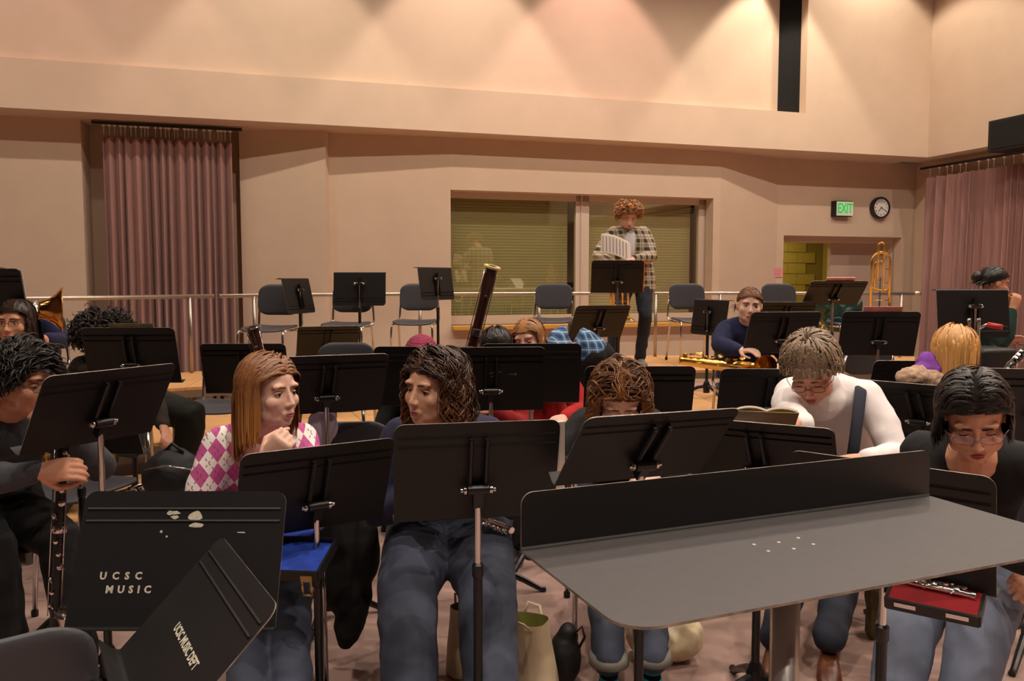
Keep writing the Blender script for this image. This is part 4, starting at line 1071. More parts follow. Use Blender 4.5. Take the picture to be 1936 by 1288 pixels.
# ---- woman in navy (front row centre)
pv = at(847, 3.15, .57)
p5 = person('woman with dark curly hair, navy shirt and jeans looking aside behind papers', (pv.x, pv.y, 0), pv, P(818, 734, 2.84), 180, 143, 4, -3, 1.06,
            hands=(P(800, 925, 2.8), P(905, 925, 2.8)), feet=(G(778, 1385, .09), G(930, 1385, .09)), top=m_navy, bottom=m_denim, shoe=m_shoeb, sleeve=1, lid=.45, jaw=1.1, gaze=(-20, 0), bulk=1.08, width=1.1, legthick=1.42, brow=(52, 34, 24), skincol=(226, 172, 142), knees=(V((-.25, -1, .6)), V((.25, -1, .6))))
hair(p5, hair_mat('darkbrown2', (62, 38, 25), .38, .45, (128, 76, 40)), 340, .28, part=.01, lift=.03, curl=.014, freq=3.0, r=.0050, grav=.6, back=.35, seed=5, seg=22, cover=.078, front=.4)
seat_for(pv, 180, 0, 'chair under the navy-shirted woman in jeans')
# ---- girl in the argyle sweater
pv = at(488, 3.12, .57)
p4 = person('girl with straight light brown hair in a pink and white argyle sweater', (pv.x, pv.y, 0), pv, P(512, 741, 2.9), 196, 238, 2, 0, 1.07,
            hands=(P(452, 985, 2.75), P(497, 884, 2.66)), feet=(G(480, 1410, .09), G(553, 1400, .09)), top=m_argyle, bottom=m_denim, shoe=m_shoeb, lid=.45, jaw=1.04, eyes=(60, 74, 84), brow=(96, 66, 44), lips=(190, 110, 105), skin='b', skincol=(236, 190, 168), topname='sweater', foldamp=.003,
            elbows=(V((-.7, .2, -.8)), V((.5, -.2, -1))), dorsal=(None, (V((.1, -1, .15)), V((.62, -.12, .78)))), curl=(.5, 1.25), bulk=1.0, width=1.0)
hair(p4, hair_mat('lightbrown', (134, 88, 54), .38, .14, (196, 134, 66)), 520, .245, part=-.012, lift=.020, curl=.0, r=.0046, grav=.8, back=.5, front=.5, seed=8, seg=18, lenvar=.06, cover=.078)
seat_for(pv, 196, 0, 'chair under the girl in the argyle sweater')
# ---- man with the bass clarinet
pv = at(-40, 3.3, .57)
p1 = person('man with dark tousled hair in a charcoal hoodie holding a bass clarinet', (pv.x, pv.y, 0), pv, P(44, 718, 3.02), 228, 258, 14, 0, 1.16,
            hands=(P(66, 893, 2.84), P(128, 815, 3.1)), feet=(G(20, 1250, .09), G(150, 1240, .09)), top=m_char, bottom=m_blackcl, shoe=m_shoeb, lid=.62, brow=(20, 16, 14), lips=(168, 100, 88), skin='c', skincol=(206, 148, 118), topname='hoodie', neck='hood', bulk=1.12, jaw=1.08, width=1.08, foldamp=.006,
            elbows=(V((-.5, -.6, -.9)), V((.3, .6, -.8))), dorsal=((V((-.2, -1, .5)), V((.95, -.1, .12))), None), curl=(.75, .6), legthick=1.1)
hair(p1, hair_mat('black', (30, 23, 20), .4, .4), 380, .11, part=.02, lift=.02, curl=.008, freq=1.5, r=.0052, grav=.3, back=.1, seed=11, seg=12, front=.26, frizz=.2, fringe=True, low=-.95, attach=False)
glasses(p1, m_black, .022, .0135)
seat_for(pv, 228, 0, 'chair under the man with the bass clarinet')
# ---- woman bent over with long curly hair
pv = at(1172, 3.62, .57)
p6 = person('woman with long curly fair hair and black top bending her head down', (pv.x, pv.y, 0), pv, P(1172, 757, 3.16), 180, 178, 34, 0, 1.08,
            hands=(P(1090, 880, 3.0), P(1240, 900, 2.95)), feet=(G(1152, 1268, .12), G(1236, 1275, .12)), top=m_blackcl, bottom=m_denim, shoe=None, lid=.75, skin='b', brow=(110, 74, 48), width=.98, legthick=.98, knees=(V((-.15, -1, .6)), V((.15, -1, .6))))
hair(p6, hair_mat('curlyfair', (112, 74, 46), .38, .3, (206, 146, 84)), 330, .38, part=0, lift=.034, curl=.012, freq=4, r=.0044, grav=.7, back=.3, seed=15, seg=21, cover=.08, frizz=.05, front=.36, nobreak=True)
glasses(p6, m_chrome, .023, .016)
seat_for(pv, 180, 0, 'chair under the bent woman with long curly hair')
m_sock = mat('striped_sock', (40, 150, 160), .9); nt = m_sock.node_tree; N = nt.nodes; tc = N.new('ShaderNodeTexCoord'); sx = N.new('ShaderNodeSeparateXYZ'); nt.links.new(tc.outputs['Object'], sx.inputs[0])
st_ = mth(nt, 'LESS_THAN', mth(nt, 'FRACT', mth(nt, 'MULTIPLY', sx.outputs[2], 46)), .5); nt.links.new(mixc(nt, st_, (40, 160, 170), (24, 18, 30)), N['Principled BSDF'].inputs['Base Color'])
for h_, k_, a_ in p6.legs:
    s_ = MB(); g = V((a_.x, a_.y, 0)); f = V((0, -1, 0)); x = V((1, 0, 0)); d = (k_ - a_).normalized()
    capsule(s_, [a_ + d * .14, a_ + d * .05, a_ - V((0, 0, .03))], [.043, .042, .042], 12)
    s_.loft([ring(g + f * p + UP * zc, x, UP, wx, hz, 12, 2.4) for p, wx, zc, hz in ((-.06, .024, .05, .035), (0, .036, .06, .05), (.07, .042, .045, .036), (.14, .042, .034, .026), (.18, .024, .03, .016))])
    me = fuse(s_, .007, 4, .5, p6.of); mkobj('sock', me, m_sock, p6.root, True)
    c_ = MB(); dd = (a_ - k_).normalized(); c_.loft([ring(a_ + dd * t, V((1, 0, 0)), V((0, 1, 0)), r_, r_, 18, 2) for t, r_ in ((-.035, .068), (.015, .072), (.015, .062), (-.035, .06))]); c_.build('trouser_cuff', mat('cuff_denim', (126, 120, 112), .9), p6.root, True, p6.of)
    so = MB(); so.loft([ring(g + f * p + UP * .012, x, UP, wx, .012, 12, 2.6) for p, wx in ((-.07, .025), (-.05, .036), (.06, .045), (.15, .045), (.195, .024))]); so.build('shoe_sole', m_shoeb, p6.root, True, p6.of)
# ---- grey-haired woman in turtleneck and overalls
pv = at(1600, 3.72, .57)
p7 = person('grey-haired woman with glasses in white turtleneck and dark denim overalls', (pv.x, pv.y, 0), pv, P(1534, 700, 3.28), 166, 152, 42, 4, 1.1,
            hands=(P(1522, 806, 3.02), P(1640, 868, 3.12)), feet=(G(1462, 1215, .1), G(1560, 1240, .1)), top=m_whitek, bottom=m_denimd, shoe=m_shoe, neck='turtle', topname='turtleneck', lid=.8, skin='d', skincol=(214, 156, 130), brow=(120, 96, 76), lips=(166, 92, 84), bulk=1.05, width=1.05,
            elbows=(V((-.6, .3, -.8)), V((.8, .2, -.6))), dorsal=((V((0, -.7, .7)), V((-.9, -.3, .15))), (V((.1, -.6, .8)), V((-.9, -.35, -.1)))), curl=(.8, .35))
hair(p7, hair_mat('greybrown', (140, 116, 92), .45, .3), 620, .06, lift=.032, curl=.0, r=.0036, grav=.03, whorl=(0, -.03, .117), seed=21, seg=9, front=.26, low=-.5, frizz=.1, fringe=True, trim=.012, taper=True)
glasses(p7, mat('glasses_bronze', (70, 44, 40), .3, .6), .024, .0145, z=-.006)
seat_for(pv, 166, 0, 'chair under the grey-haired woman in overalls')
# overalls: bib, straps over the shoulders, buckles
tv = Matrix.Rotation(radians(166), 3, 'Z'); rt = tv @ V((1, 0, 0)); fw = tv @ V((0, 1, 0)); shc = (p7.sh[0] + p7.sh[1]) / 2
bib = MB(); bc = shc + fw * .165 - UP * .27
bib.loft([ring(bc + UP * z + fw * f, rt, fw, wx, .012, 16, 4) for z, f, wx in ((-.2, -.02, .14), (-.05, .0, .125), (.02, .0, .1), (.035, .0, .098))]); bib.build('bib', m_denimd, p7.root, 40, p7.of)
for s in (-1, 1):
    st2 = MB(); b0 = bc + rt * s * .075 + UP * .0; pts = [b0 + fw * .008, b0 + UP * .1 + fw * .0 + rt * s * .012, shc + rt * s * .118 + fw * .085 + UP * .035, shc + rt * s * .125 + fw * .01 + UP * .062, shc + rt * s * .1 - fw * .08 + UP * .02, shc + rt * s * .05 - fw * .14 - UP * .15]
    st2.tube(pts, .023, 10, flat=.22, side=rt); st2.build('strap', m_denimd, p7.root, True, p7.of)
    MB().lathe([(0, 0), (.013, 0), (.014, .005), (.006, .008), (0, .009)], 12, Matrix.Translation(b0 + fw * .018 + UP * .01) @ Matrix.Rotation(radians(166), 4, 'Z') @ Matrix.Rotation(-pi / 2, 4, 'X')).build('buckle', m_chrome, p7.root, True, p7.of)
# ---- dark-haired woman with the red case
pv = at(1838, 2.74, .57)
p8 = person('dark-haired woman with glasses and black top, a red-lined case on her lap', (pv.x, pv.y, 0), pv, P(1842, 788, 2.44), 146, 158, 32, 6, 1.07,
            hands=(P(1940, 1062, 2.28), P(1990, 1060, 2.4)), feet=(G(1672, 1480, .09), G(1795, 1500, .09)), top=m_blackcl, bottom=m_denim2, shoe=m_shoeb, lid=.7, skin='e', skincol=(218, 160, 130), brow=(26, 18, 14), lips=(170, 88, 84), topname='cardigan', bulk=1.0, knees=(V((-.7, -.8, .5)), V((-.6, -1, .5))), legthick=1.15)
hair(p8, hair_mat('black', (30, 23, 20), .4, .4), 420, .155, part=-.005, lift=.018, curl=.004, freq=1.2, r=.0046, grav=.4, back=.6, front=.52, seed=25, seg=16, cover=.078)
glasses(p8, mat('glasses_violet', (150, 130, 160), .2, .5), .026, .015, z=-.008)
c0 = (p8.sh[0] + p8.sh[1]) / 2; fw8 = Matrix.Rotation(radians(146), 3, 'Z') @ V((0, 1, 0))
nk8 = MB().ell((0, 0, 0), (.055, .03, .09), Matrix.Translation(c0 + fw8 * .068 + UP * .015) @ Matrix.Rotation(radians(146), 4, 'Z') @ Matrix.Rotation(radians(-28), 4, 'X'), 18); nk8.build('neckline', skin_mat('e', (218, 160, 130)), p8.body, True, p8.of)
seat_for(pv, 146, 0, 'chair under the dark-haired woman with the red case')
# ---- blonde woman seen from behind
pv = at(1822, 3.85, .57)
p9 = person('blonde woman seen from behind in a navy coat with fur collar', (pv.x, pv.y, 0), pv, P(1806, 670, 3.75), -28, -34, 12, 0, 1.08, hands=(None, None), top=m_navyh, bottom=m_denimd, shoe=m_shoeb, topname='coat', bulk=1.12, fine=1.5, skin='b', skincol=(236, 190, 168))
hair(p9, hair_mat('blonde', (204, 150, 84), .4, .14), 460, .34, part=.0, lift=.016, r=.0046, grav=.9, whorl=(0, .0, .117), seed=31, seg=16, lenvar=.08)
fc = MB(); fcp = (p9.sh[0] + p9.sh[1]) / 2
fc.ell(P(1726, 714, 3.64), (.075, .05, .042)); fc.ell(P(1752, 722, 3.66), (.09, .05, .05)); fc.ell(P(1735, 706, 3.66), (.04, .04, .035)); fm_ = fuse(fc, .008, 3, .5, p9.of); folds(fm_, .008, 40, 2); mkobj('fur_collar', fm_, mat('fur', (176, 146, 122), .95, var=.25, vs=60, bump=.5, bs=120), p9.root, True)
sf = MB(); sf.ell(P(1754, 690, 3.74), (.05, .05, .06)); sf.ell(P(1742, 700, 3.72), (.045, .045, .035)); sf.ell(P(1764, 700, 3.72), (.06, .05, .05)); fm_ = fuse(sf, .008, 3, .5, p9.of); folds(fm_, .006, 18, 5); mkobj('scarf', fm_, mat('purple_scarf', (126, 66, 160), .9, var=.15, vs=20), p9.root, True)
seat_for(pv, -28, 0, 'chair under the blonde woman with the fur collar')
# ---- woman in the red sweater
pv = at(1022, 5.12, .57)
p11 = person('woman with straight fair hair in a red ribbed sweater looking down', (pv.x, pv.y, 0), pv, P(1000, 643, 4.9), 172, 156, 8, 8, 1.07, hands=(P(960, 800, 4.6), P(1068, 790, 4.6)), top=m_red, bottom=m_denim, shoe=m_shoeb, fine=1.4, skin='b', topname='sweater', lid=.6, brow=(140, 96, 64), bulk=1.08)
hair(p11, hair_mat('darkblonde', (172, 120, 72), .4, .15), 260, .27, part=.0, lift=.01, r=.005, grav=.8, back=.3, seed=35, seg=12, cover=.076)
seat_for(pv, 172, 0, 'chair under the woman in the red sweater')
# ---- bassoon player, dark hair
pv = at(938, 4.82, .57)
p12 = person('man with short dark hair and red top holding a tall bassoon', (pv.x, pv.y, 0), pv, P(938, 662, 4.6), 180, 184, 14, 0, 1.07, hands=(P(903, 716, 4.42), P(930, 775, 4.42)), top=m_red2, bottom=m_blackcl, shoe=m_shoeb, fine=1.5, skin='c', skincol=(206, 148, 118), brow=(20, 16, 14), lid=.4)
hair(p12, hair_mat('black', (30, 23, 20), .4, .4), 260, .05, lift=.012, r=.005, grav=.1, whorl=(0, -.07, .11), seed=41, seg=7, front=.3, fringe=True, taper=True)
seat_for(pv, 180, 0, 'chair under the bassoon player')
# ---- player in the pink beanie
pv = at(800, 5.1, .57)
p13 = person('player in a pink knitted beanie hidden behind stands', (pv.x, pv.y, 0), pv, P(796, 678, 4.95), 180, 180, 10, 0, 1.05, hands=(None, None), top=m_blackcl, bottom=m_blackcl, shoe=m_shoeb, fine=1.6, skin='b', brow=(90, 60, 40))
hair(p13, hair_mat('darkbrown', (62, 38, 26), .38, .4), 120, .2, lift=.008, r=.006, grav=.5, seed=44, seg=9)
m_beanie = mat('pink_knit', (150, 56, 84), .95, var=.2, vs=30)
bn = empty('beanie', (0, 0, 0)); bpy.data.objects.remove(bn)
bm2 = MB()
for j in range(8):
    ph = radians(2 + j * 11.5); n = 22 if j < 6 else 12
    for k in range(n):
        a = 2 * pi * (k + .5 * (j % 2)) / n; bm2.ell(CR_C + V((cos(ph) * cos(a) * .089, cos(ph) * sin(a) * .109, sin(ph) * .099)), (.013, .013, .011), p13.H, 6)
bm2.ell(CR_C + V((0, 0, .0)), (.083, .103, .097), p13.H, 16)
mkobj('beanie', fuse(bm2, .0055, 1, .4, p13.of), m_beanie, p13.root, True)
seat_for(pv, 180, 0, 'chair under the player in the pink beanie')
# ---- person in blue plaid bending over
pv = P(1118, 670, 5.75)
p16 = person('person in a blue plaid shirt bending over behind the red sweater', (pv.x, pv.y, .2), pv, P(1010, 672, 5.65), 88, 90, 60, 0, 1.0, hands=(P(1030, 735, 5.55), P(1040, 735, 5.8)), feet=(V((pv.x + .02, pv.y - .12, .29)), V((pv.x + .1, pv.y + .12, .29))), top=m_blueplaid, bottom=m_blackcl, shoe=m_shoeb, fine=1.6, knees=(V((-1, -.1, 0)), V((-1, .1, 0))), ctrl=pv + V((-.2, 0, .2)), bulk=1.05)
hair(p16, hair_mat('darkbrown', (62, 38, 26), .38, .4), 140, .08, lift=.012, r=.006, grav=.2, whorl=(0, -.07, .11), seed=48, seg=7, fringe=True)
# ---- woman in the navy hoodie on the riser
pv = at(1408, 6.42, .77)
p10 = person('woman in a navy college hoodie stretching out her arm beside the baritone saxophone', (pv.x, pv.y, .2), pv, P(1417, 578, 6.1), 176, 170, 4, -4, 1.1, hands=(P(1398, 662, 5.78), P(1480, 690, 6.1)), feet=(V((pv.x - .24, 5.95, .29)), V((pv.x + .12, 5.95, .29))), top=m_navyh, bottom=m_denim2, shoe=m_shoeg, neck='hood', topname='hoodie', fine=1.5, brow=(96, 62, 42), lid=.3, gaze=(-20, 0), skin='b', bulk=1.25, jaw=1.12, elbows=(V((-.9, 0, -.4)), None), dorsal=((V((0, -.3, 1)), V((.5, -.85, .05))), None), curl=(.35, .5))
hair(p10, hair_mat('midbrown', (120, 78, 50), .4, .3), 300, .12, part=.0, lift=.008, r=.004, grav=.15, back=1.3, seed=51, seg=10, front=.42)
tm = textmesh('UCSC', .085, .001); o = mkobj('lettering', tm, mat('white_print', (222, 220, 225), .8), p10.root); o.matrix_local = Matrix.Translation(P(1412, 640, 6.2) - V(p10.of)) @ Matrix.Rotation(radians(-4), 4, 'Z') @ Matrix.Rotation(radians(82), 4, 'X')
seat_for(pv, 176, .2, 'chair under the woman in the navy hoodie')
# ---- standing man reading music
pv = P(1200, 527, 8.62)
p17 = person('standing man with curly fair hair in a checked flannel shirt reading sheet music', (pv.x, pv.y, .6), pv, P(1188, 408, 8.48), 186, 188, 36, 0, 1.06, hands=(P(1157, 497, 8.3), P(1200, 489, 8.33)), feet=(G(1152, 678, .69), G(1210, 676, .69)), top=m_flannel, bottom=m_denimd, shoe=m_shoeg, fine=1.6, brow=(120, 84, 56), lid=.75, skin='b', skincol=(232, 176, 150), bulk=1.14, width=1.1, hem=-.28, knees=(V((-.1, -1, 0)), V((.1, -1, 0))), legthick=.95, topname='flannel_shirt', elbows=(V((-.8, .1, -.7)), V((.8, .1, -.7))), curl=(.6, .6), ctrl=V((pv.x, pv.y + .02, pv.z + .3)))
hair(p17, hair_mat('curlysandy', (172, 122, 74), .42, .35), 330, .1, part=0, lift=.035, curl=.014, freq=2, r=.006, grav=.15, back=.1, seed=55, seg=12, front=.3, frizz=.3, fringe=False, attach=False)
shc = (p17.sh[0] + p17.sh[1]) / 2
ts = MB(); ts.loft([ring(shc + V((-.005, f, z)), V((1, 0, 0)), V((0, 1, 0)), wx, .03, 12) for z, f, wx in ((.045, -.06, .055), (-.05, -.122, .06), (-.2, -.128, .05), (-.34, -.12, .045))]); ts.build('t_shirt', mat('tee_grey', (206, 200, 204), .9), p17.root, True, p17.of)
MB().ell((0, 0, 0), (.03, .02, .022), p17.H @ Matrix.Translation((0, .068, -.104)), 10).build('goatee', hair_mat('goatee', (120, 76, 46)), p17.root, True, p17.of)
# ---- woman in green at the curtain
pv = at(1838, 6.25, .95)
p18 = person('woman in a dark green hoodie eating while leaning by the long curtain', (pv.x, pv.y, 0), pv, P(1880, 536, 6.1), 262, 262, 12, 0, 1.02, hands=(P(1912, 590, 5.9), P(1900, 640, 6.3)), feet=(V((pv.x - .02, pv.y - .1, .09)), V((pv.x + .05, pv.y + .12, .09))), top=m_greenh, bottom=m_blackcl, shoe=m_shoeb, neck='hood', topname='hoodie', fine=1.5, brow=(26, 18, 14), lid=.4, skin='c', skincol=(214, 156, 128), knees=(V((1, 0, 0)), V((1, 0, 0))), dorsal=((V((.1, -1, 0)), V((.35, 0, .95))), None), curl=(.9, .5), elbows=(V((-.2, -.3, -1)), None), bulk=1.1)
hair(p18, hair_mat('black', (30, 23, 20), .4, .4), 240, .11, part=0, lift=.01, r=.0045, grav=.15, back=1.4, seed=58, seg=9, front=.38)
MB().ell((0, 0, 0), (.045, .04, .045), p18.H @ Matrix.Translation((0, -.125, .02)), 12).build('hair_bun', hair_mat('black', (30, 23, 20)), p18.root, True, p18.of)
MB().tube([p18.H @ V((0, .1, -.066)), p18.H @ V((.004, .17, -.085))], .011, 8).build('cracker', mat('cracker', (222, 150, 60), .7), p18.root, True, p18.of)
# ---- curly-haired player behind the stand with the book
pv = at(205, 4.95, .77)
p3 = person('player with a big dark curly mop in brown jacket and corduroys behind the book', (pv.x, pv.y, .2), pv, P(194, 640, 4.9), 200, 196, 18, 0, 1.05, hands=(None, P(322, 836, 4.6)), feet=(V((pv.x - .1, 4.6, .29)), G(342, 905, .28)), top=m_brownj, bottom=m_cord, shoe=m_shoeb, fine=1.6, brow=(26, 18, 14), skin='c', skincol=(206, 148, 118), topname='jacket', bulk=1.1, knees=(None, V((1.0, -.3, .9))), legthick=1.2)
hair(p3, hair_mat('blackcurl', (40, 29, 24), .5, .4), 420, .13, part=0, lift=.05, curl=.016, freq=3, r=.006, grav=.12, back=.0, seed=61, seg=14, frizz=.5, front=.2, fringe=True, attach=False)
seat_for(pv, 200, .2, 'chair under the player with the curly mop')
# ---- woman with glasses at the side
pv = at(18, 4.95, .77)
p2 = person('woman with long dark hair and narrow glasses facing the room below the brass bell', (pv.x, pv.y, .2), pv, P(30, 609, 4.72), 182, 184, 4, 0, 1.1, hands=(None, None), top=m_blackcl, bottom=m_denimd, shoe=m_shoeb, fine=1.3, brow=(40, 26, 20), lid=.25, lips=(186, 96, 90), skin='f', skincol=(226, 166, 130))
hair(p2, hair_mat('verydark', (48, 31, 24), .4, .35), 260, .34, part=-.004, lift=.008, r=.005, grav=.8, back=.35, seed=64, seg=14, cover=.074, curl=.004, freq=2)
glasses(p2, mat('glasses_dark', (44, 26, 26), .3), .025, .014)
seat_for(pv, 182, .2, 'chair under the woman with narrow glasses')
# ---- tuba player behind her
pv = at(60, 6.0, .97)
p20 = person('player in a maroon cap and dark blue top holding the big brass horn', (pv.x, pv.y, .4), pv, P(2, 545, 5.9), 200, 205, 0, 0, 1.05, hands=(P(40, 620, 5.65), P(88, 640, 5.7)), top=m_navyh, bottom=m_denimd, shoe=m_shoeb, fine=1.6, skin='c', skincol=(206, 148, 118), brow=(30, 20, 16), bulk=1.1)
hair(p20, hair_mat('black', (30, 23, 20), .4, .4), 120, .06, lift=.01, r=.006, grav=.2, whorl=(0, -.07, .11), seed=67, seg=7)
cpm = MB(); cpm.ell(CR_C + V((0, 0, .03)), (.086, .106, .082), p20.H, 18); cpm.build('cap', mat('maroon_cap', (62, 26, 30), .9), p20.root, True, p20.of)
seat_for(pv, 200, .4, 'chair under the horn player in the maroon cap')
# ---- player at the hall side with a bare forearm
pv = at(2090, 3.75, .57)
p19 = person('player at the hall side whose bare forearm holds up a clarinet', (pv.x, pv.y, 0), pv, P(2105, 640, 3.6), 168, 165, 10, 0, 1.05, hands=(P(1952, 585, 3.42), P(2040, 700, 3.4)), top=m_blackcl, bottom=m_denimd, shoe=m_shoeb, sleeve=0, fine=1.3, skin='b', elbows=(V((-.6, -.2, -1)), None), dorsal=((V((-1, -.3, 0)), V((.0, -.1, 1))), None), curl=(.9, .6))
hair(p19, hair_mat('darkbrown', (62, 38, 26), .38, .4), 120, .2, lift=.008, r=.006, grav=.5, seed=70, seg=9)
seat_for(pv, 168, 0, 'chair under the player with the bare forearm')
w_ = p19.arms[0]; d = (w_[2] - w_[1]).normalized(); wm = MB(); c_ = w_[2] - d * .035
x = d.orthogonal().normalized(); y = d.cross(x); wm.tube([c_ + (x * cos(2 * pi * k / 14) + y * sin(2 * pi * k / 14)) * .031 for k in range(15)], .006, 6); wm.build('wristwatch', m_chrome, p19.root, True, p19.of)
# ------------------------------------------------------------------ instruments
m_gold = mat('lacquered_brass', (244, 198, 104), .22, 1.0, var=.05); m_silver = mat('silver_plate', (214, 208, 204), .14, 1.0)
m_wood = mat('bassoon_maple', (64, 28, 18), .28, var=.25, vs=10, stretch=(2, 2, .5), coat=.4); m_ivory = mat('ivory_ring', (238, 214, 150), .35)
m_ebony = mat('ebony', (16, 14, 14), .3); m_paper = mat('music_paper', (232, 218, 206), .8)
def frame(a, b, hint=V((0, -1, 0))):
    z = (V(b) - V(a)).normalized(); x = hint.cross(z); x = x.normalized() if x.length > 1e-4 else z.orthogonal().normalized(); y = z.cross(x)
    return basis(x, y, z, V(a))
def keywork(n, M, L, r, parent, m, of, seed, y0=.06, size=.009):
    rnd = random.Random(seed)
    for i in range(n):
        z = y0 + (L - y0 * 1.6) * i / max(1, n - 1); a = rnd.uniform(-.9, .9) + pi / 2; s = size * rnd.uniform(.7, 1.2)
        Mk = M @ Matrix.Translation((cos(a) * (r + .004), sin(a) * (r + .004), z)) @ Matrix.Rotation(a - pi / 2, 4, 'Z') @ Matrix.Rotation(-pi / 2, 4, 'X')
        MB().lathe([(0, -.004), (s * .8, -.004), (s, .001), (s, .004), (s * .6, .0055), (0, .006)], 10, Mk).tube([(0, 0, .001), (-.016, .012, .001)], .0022, 5, Mk).build('key', m, parent, 40, of)
    for s in (-1, 1): MB().tube([M @ V((s * (r + .004), r * .6, y0 * .6)), M @ V((s * (r + .005), r * .6, L - y0 * .5))], .0024, 6).build('key_rod', m, parent, True, of)
def thing(name, label, cat, loc, group=None): return tag(empty(name, loc), label, cat, group)
# bass clarinet
A = P(104, 1196, 2.84); B = P(122, 800, 2.93); root = thing('bass_clarinet', 'tall black bass clarinet with silver keys and upturned bell held by the hoodie player', 'clarinet', V((A.x, A.y, 0))); of = V((A.x, A.y, 0))
Mx = frame(A, B); L = (B - A).length
MB().lathe([(.0, .0), (.022, 0), (.022, .02), (.0185, .022), (.0185, L * .45), (.022, L * .455), (.022, L * .52), (.018, L * .525), (.017, L), (0, L)], 16, Mx).build('body', m_ebony, root, 40, of)
for z in (.01, L * .49, L * .96): MB().lathe([(.0225, z - .012), (.024, z - .008), (.024, z + .008), (.0225, z + .012)], 16, Mx).build('ring', m_silver, root, 40, of)
keywork(14, Mx, L, .019, root, m_silver, of, 4, .1, .0105)
bp = [A + V((0, 0, .01)), A + V((.004, -.005, -.03)), A + V((.03, -.012, -.058)), A + V((.062, -.016, -.04)), A + V((.07, -.018, .02)), A + V((.072, -.02, .06)), A + V((.074, -.022, .085))]
MB().tube(bp, [.02, .021, .023, .027, .034, .046, .06], 16, cap=False).build('bell', m_silver, root, True, of)
MB().tube([A + V((0, 0, -.05)), V((A.x, A.y, .012))], .006, 8).build('floor_peg', m_silver, root, True, of)
nkp = [B, B + V((.0, -.01, .05)), B + V((-.03, -.005, .09)), B + V((-.09, .02, .1))]; MB().tube(nkp, [.013, .012, .011, .009], 10).build('neck', m_silver, root, True, of)
# bassoons
def bassoon(top, low, label, ringm, band, r=.030):
    root = thing('bassoon', label, 'bassoon', V((low.x, low.y, 0))); of = V((low.x, low.y, 0)); Mx = frame(low, top); L = (top - low).length
    MB().lathe([(0, 0), (r * .9, 0), (r * .95, L * .3), (r * .8, L * .5), (r * .85, L * .75), (r * 1.12, L * .88), (r * .95, L * .96), (r * 1.1, L * .985), (r * .8, L * .99), (r * .7, L * .9)], 18, Mx).build('joint', m_wood, root, 50, of)
    MB().lathe([(r * .75, L * .985), (r * 1.35, L * .982), (r * 1.42, L * .99), (r * 1.35, L), (r * .75, L * 1.0)], 20, Mx).build('bell_ring', ringm, root, 40, of)
    if band: MB().lathe([(r * .98, L * band - .02), (r * 1.05, L * band - .018), (r * 1.05, L * band + .018), (r * .98, L * band + .02)], 18, Mx).build('band', m_silver, root, 40, of)
    MB().lathe([(0, 0), (r * 1.4, 0), (r * 1.45, .25), (r * 1.2, .3), (0, .3)], 16, Matrix.Translation(V((low.x, low.y, low.z - .3)))).build('boot', m_wood, root, 40, of)
    MB().tube([V((low.x, low.y, low.z - .3)), V((low.x, low.y, .01))], .008, 8).build('floor_peg', m_silver, root, True, of)
    keywork(6, Mx, L, r * .9, root, m_silver, of, 9, .05, .008)
bassoon(P(931, 503, 4.3), P(872, 742, 4.4), 'tall dark bassoon with a cream bell ring rising past the window', m_ivory, .49, .032)
bassoon(P(478, 618, 4.15), P(512, 760, 4.2), 'bassoon top with a silver ring showing above the argyle girl', m_silver, None, .030)
# baritone horn with its bell turned sideways
A = P(118, 586, 5.45); root = thing('baritone_horn', 'shiny brass baritone horn with its wide bell turned to the hall', 'horn', A); of = A; Mh = frame(A - V((.315, .17, -.01)), A)
L = .36; MB().lathe([(.022, 0), (.03, .1), (.045, .19), (.07, .27), (.1, .32), (.135, .35), (.148, .36), (.146, .352), (.1, .315), (.06, .26), (.03, .1)], 28, Mh).build('bell', mat('aged_brass', (206, 150, 84), .14, 1), root, True, of)
MB().tube([A + V((-.315, -.17, .01)), A + V((-.4, -.2, -.03)), A + V((-.44, -.18, -.15)), A + V((-.4, -.09, -.3)), A + V((-.3, -.1, -.34)), A + V((-.22, -.1, -.28)), A + V((-.22, -.1, -.05))], [.022, .024, .027, .027, .025, .02, .016], 12).build('tubing', m_gold, root, True, of)
for k in range(3): MB().tube([A + V((-.2 + k * .045, -.12, -.16)), A + V((-.2 + k * .045, -.12, .06))], .02, 12).build('valve', m_silver, root, True, of)
for k in range(3): MB().tube([A + V((-.3 + k * .06, -.13, .09)), A + V((-.27 + k * .06, -.13, .02))], .016, 10).build('tuning_slide', m_silver, root, True, of)
# baritone saxophone lying on the hoodie woman's lap
A = P(1284, 681, 5.92); B = P(1418, 697, 5.86); root = thing('baritone_saxophone', 'golden baritone saxophone lying across the lap of the navy hoodie woman', 'saxophone', A); of = A; Mx = frame(A, B); L = (B - A).length
MB().lathe([(0, 0), (.026, 0), (.032, .02), (.034, .1), (.042, L * .6), (.05, L), (0, L)], 16, Mx).build('body', m_gold, root, True, of)
up = V((0, 0, 1))
MB().tube([B, B + V((.06, -.01, -.012)), B + V((.1, -.02, .0)), B + V((.095, -.05, .025)), B + V((.08, -.1, .03))], [.046, .05, .052, .056, .078], 18, cap=False).build('bell', m_gold, root, True, of)
MB().tube([B + V((.1, .03, .0)), B + V((.2, .04, -.03)), B + V((.24, .05, -.02))], [.02, .018, .016], 10).build('bow', m_gold, root, True, of)
for k in range(9):
    q = A.lerp(B, .08 + k * .1) + V((0, -.01, .035 + .012 * (k % 3))); MB().lathe([(0, 0), (.017, 0), (.02, .006), (.02, .012), (0, .014)], 12, Matrix.Translation(q) @ Matrix.Rotation(radians(35 * (k % 3 - 1)), 4, 'X')).build('key', m_gold, root, 40, of)
MB().tube([A + V((.02, -.03, .01)), B + V((-.05, -.05, .015))], .004, 6).build('key_rod', m_gold, root, True, of)
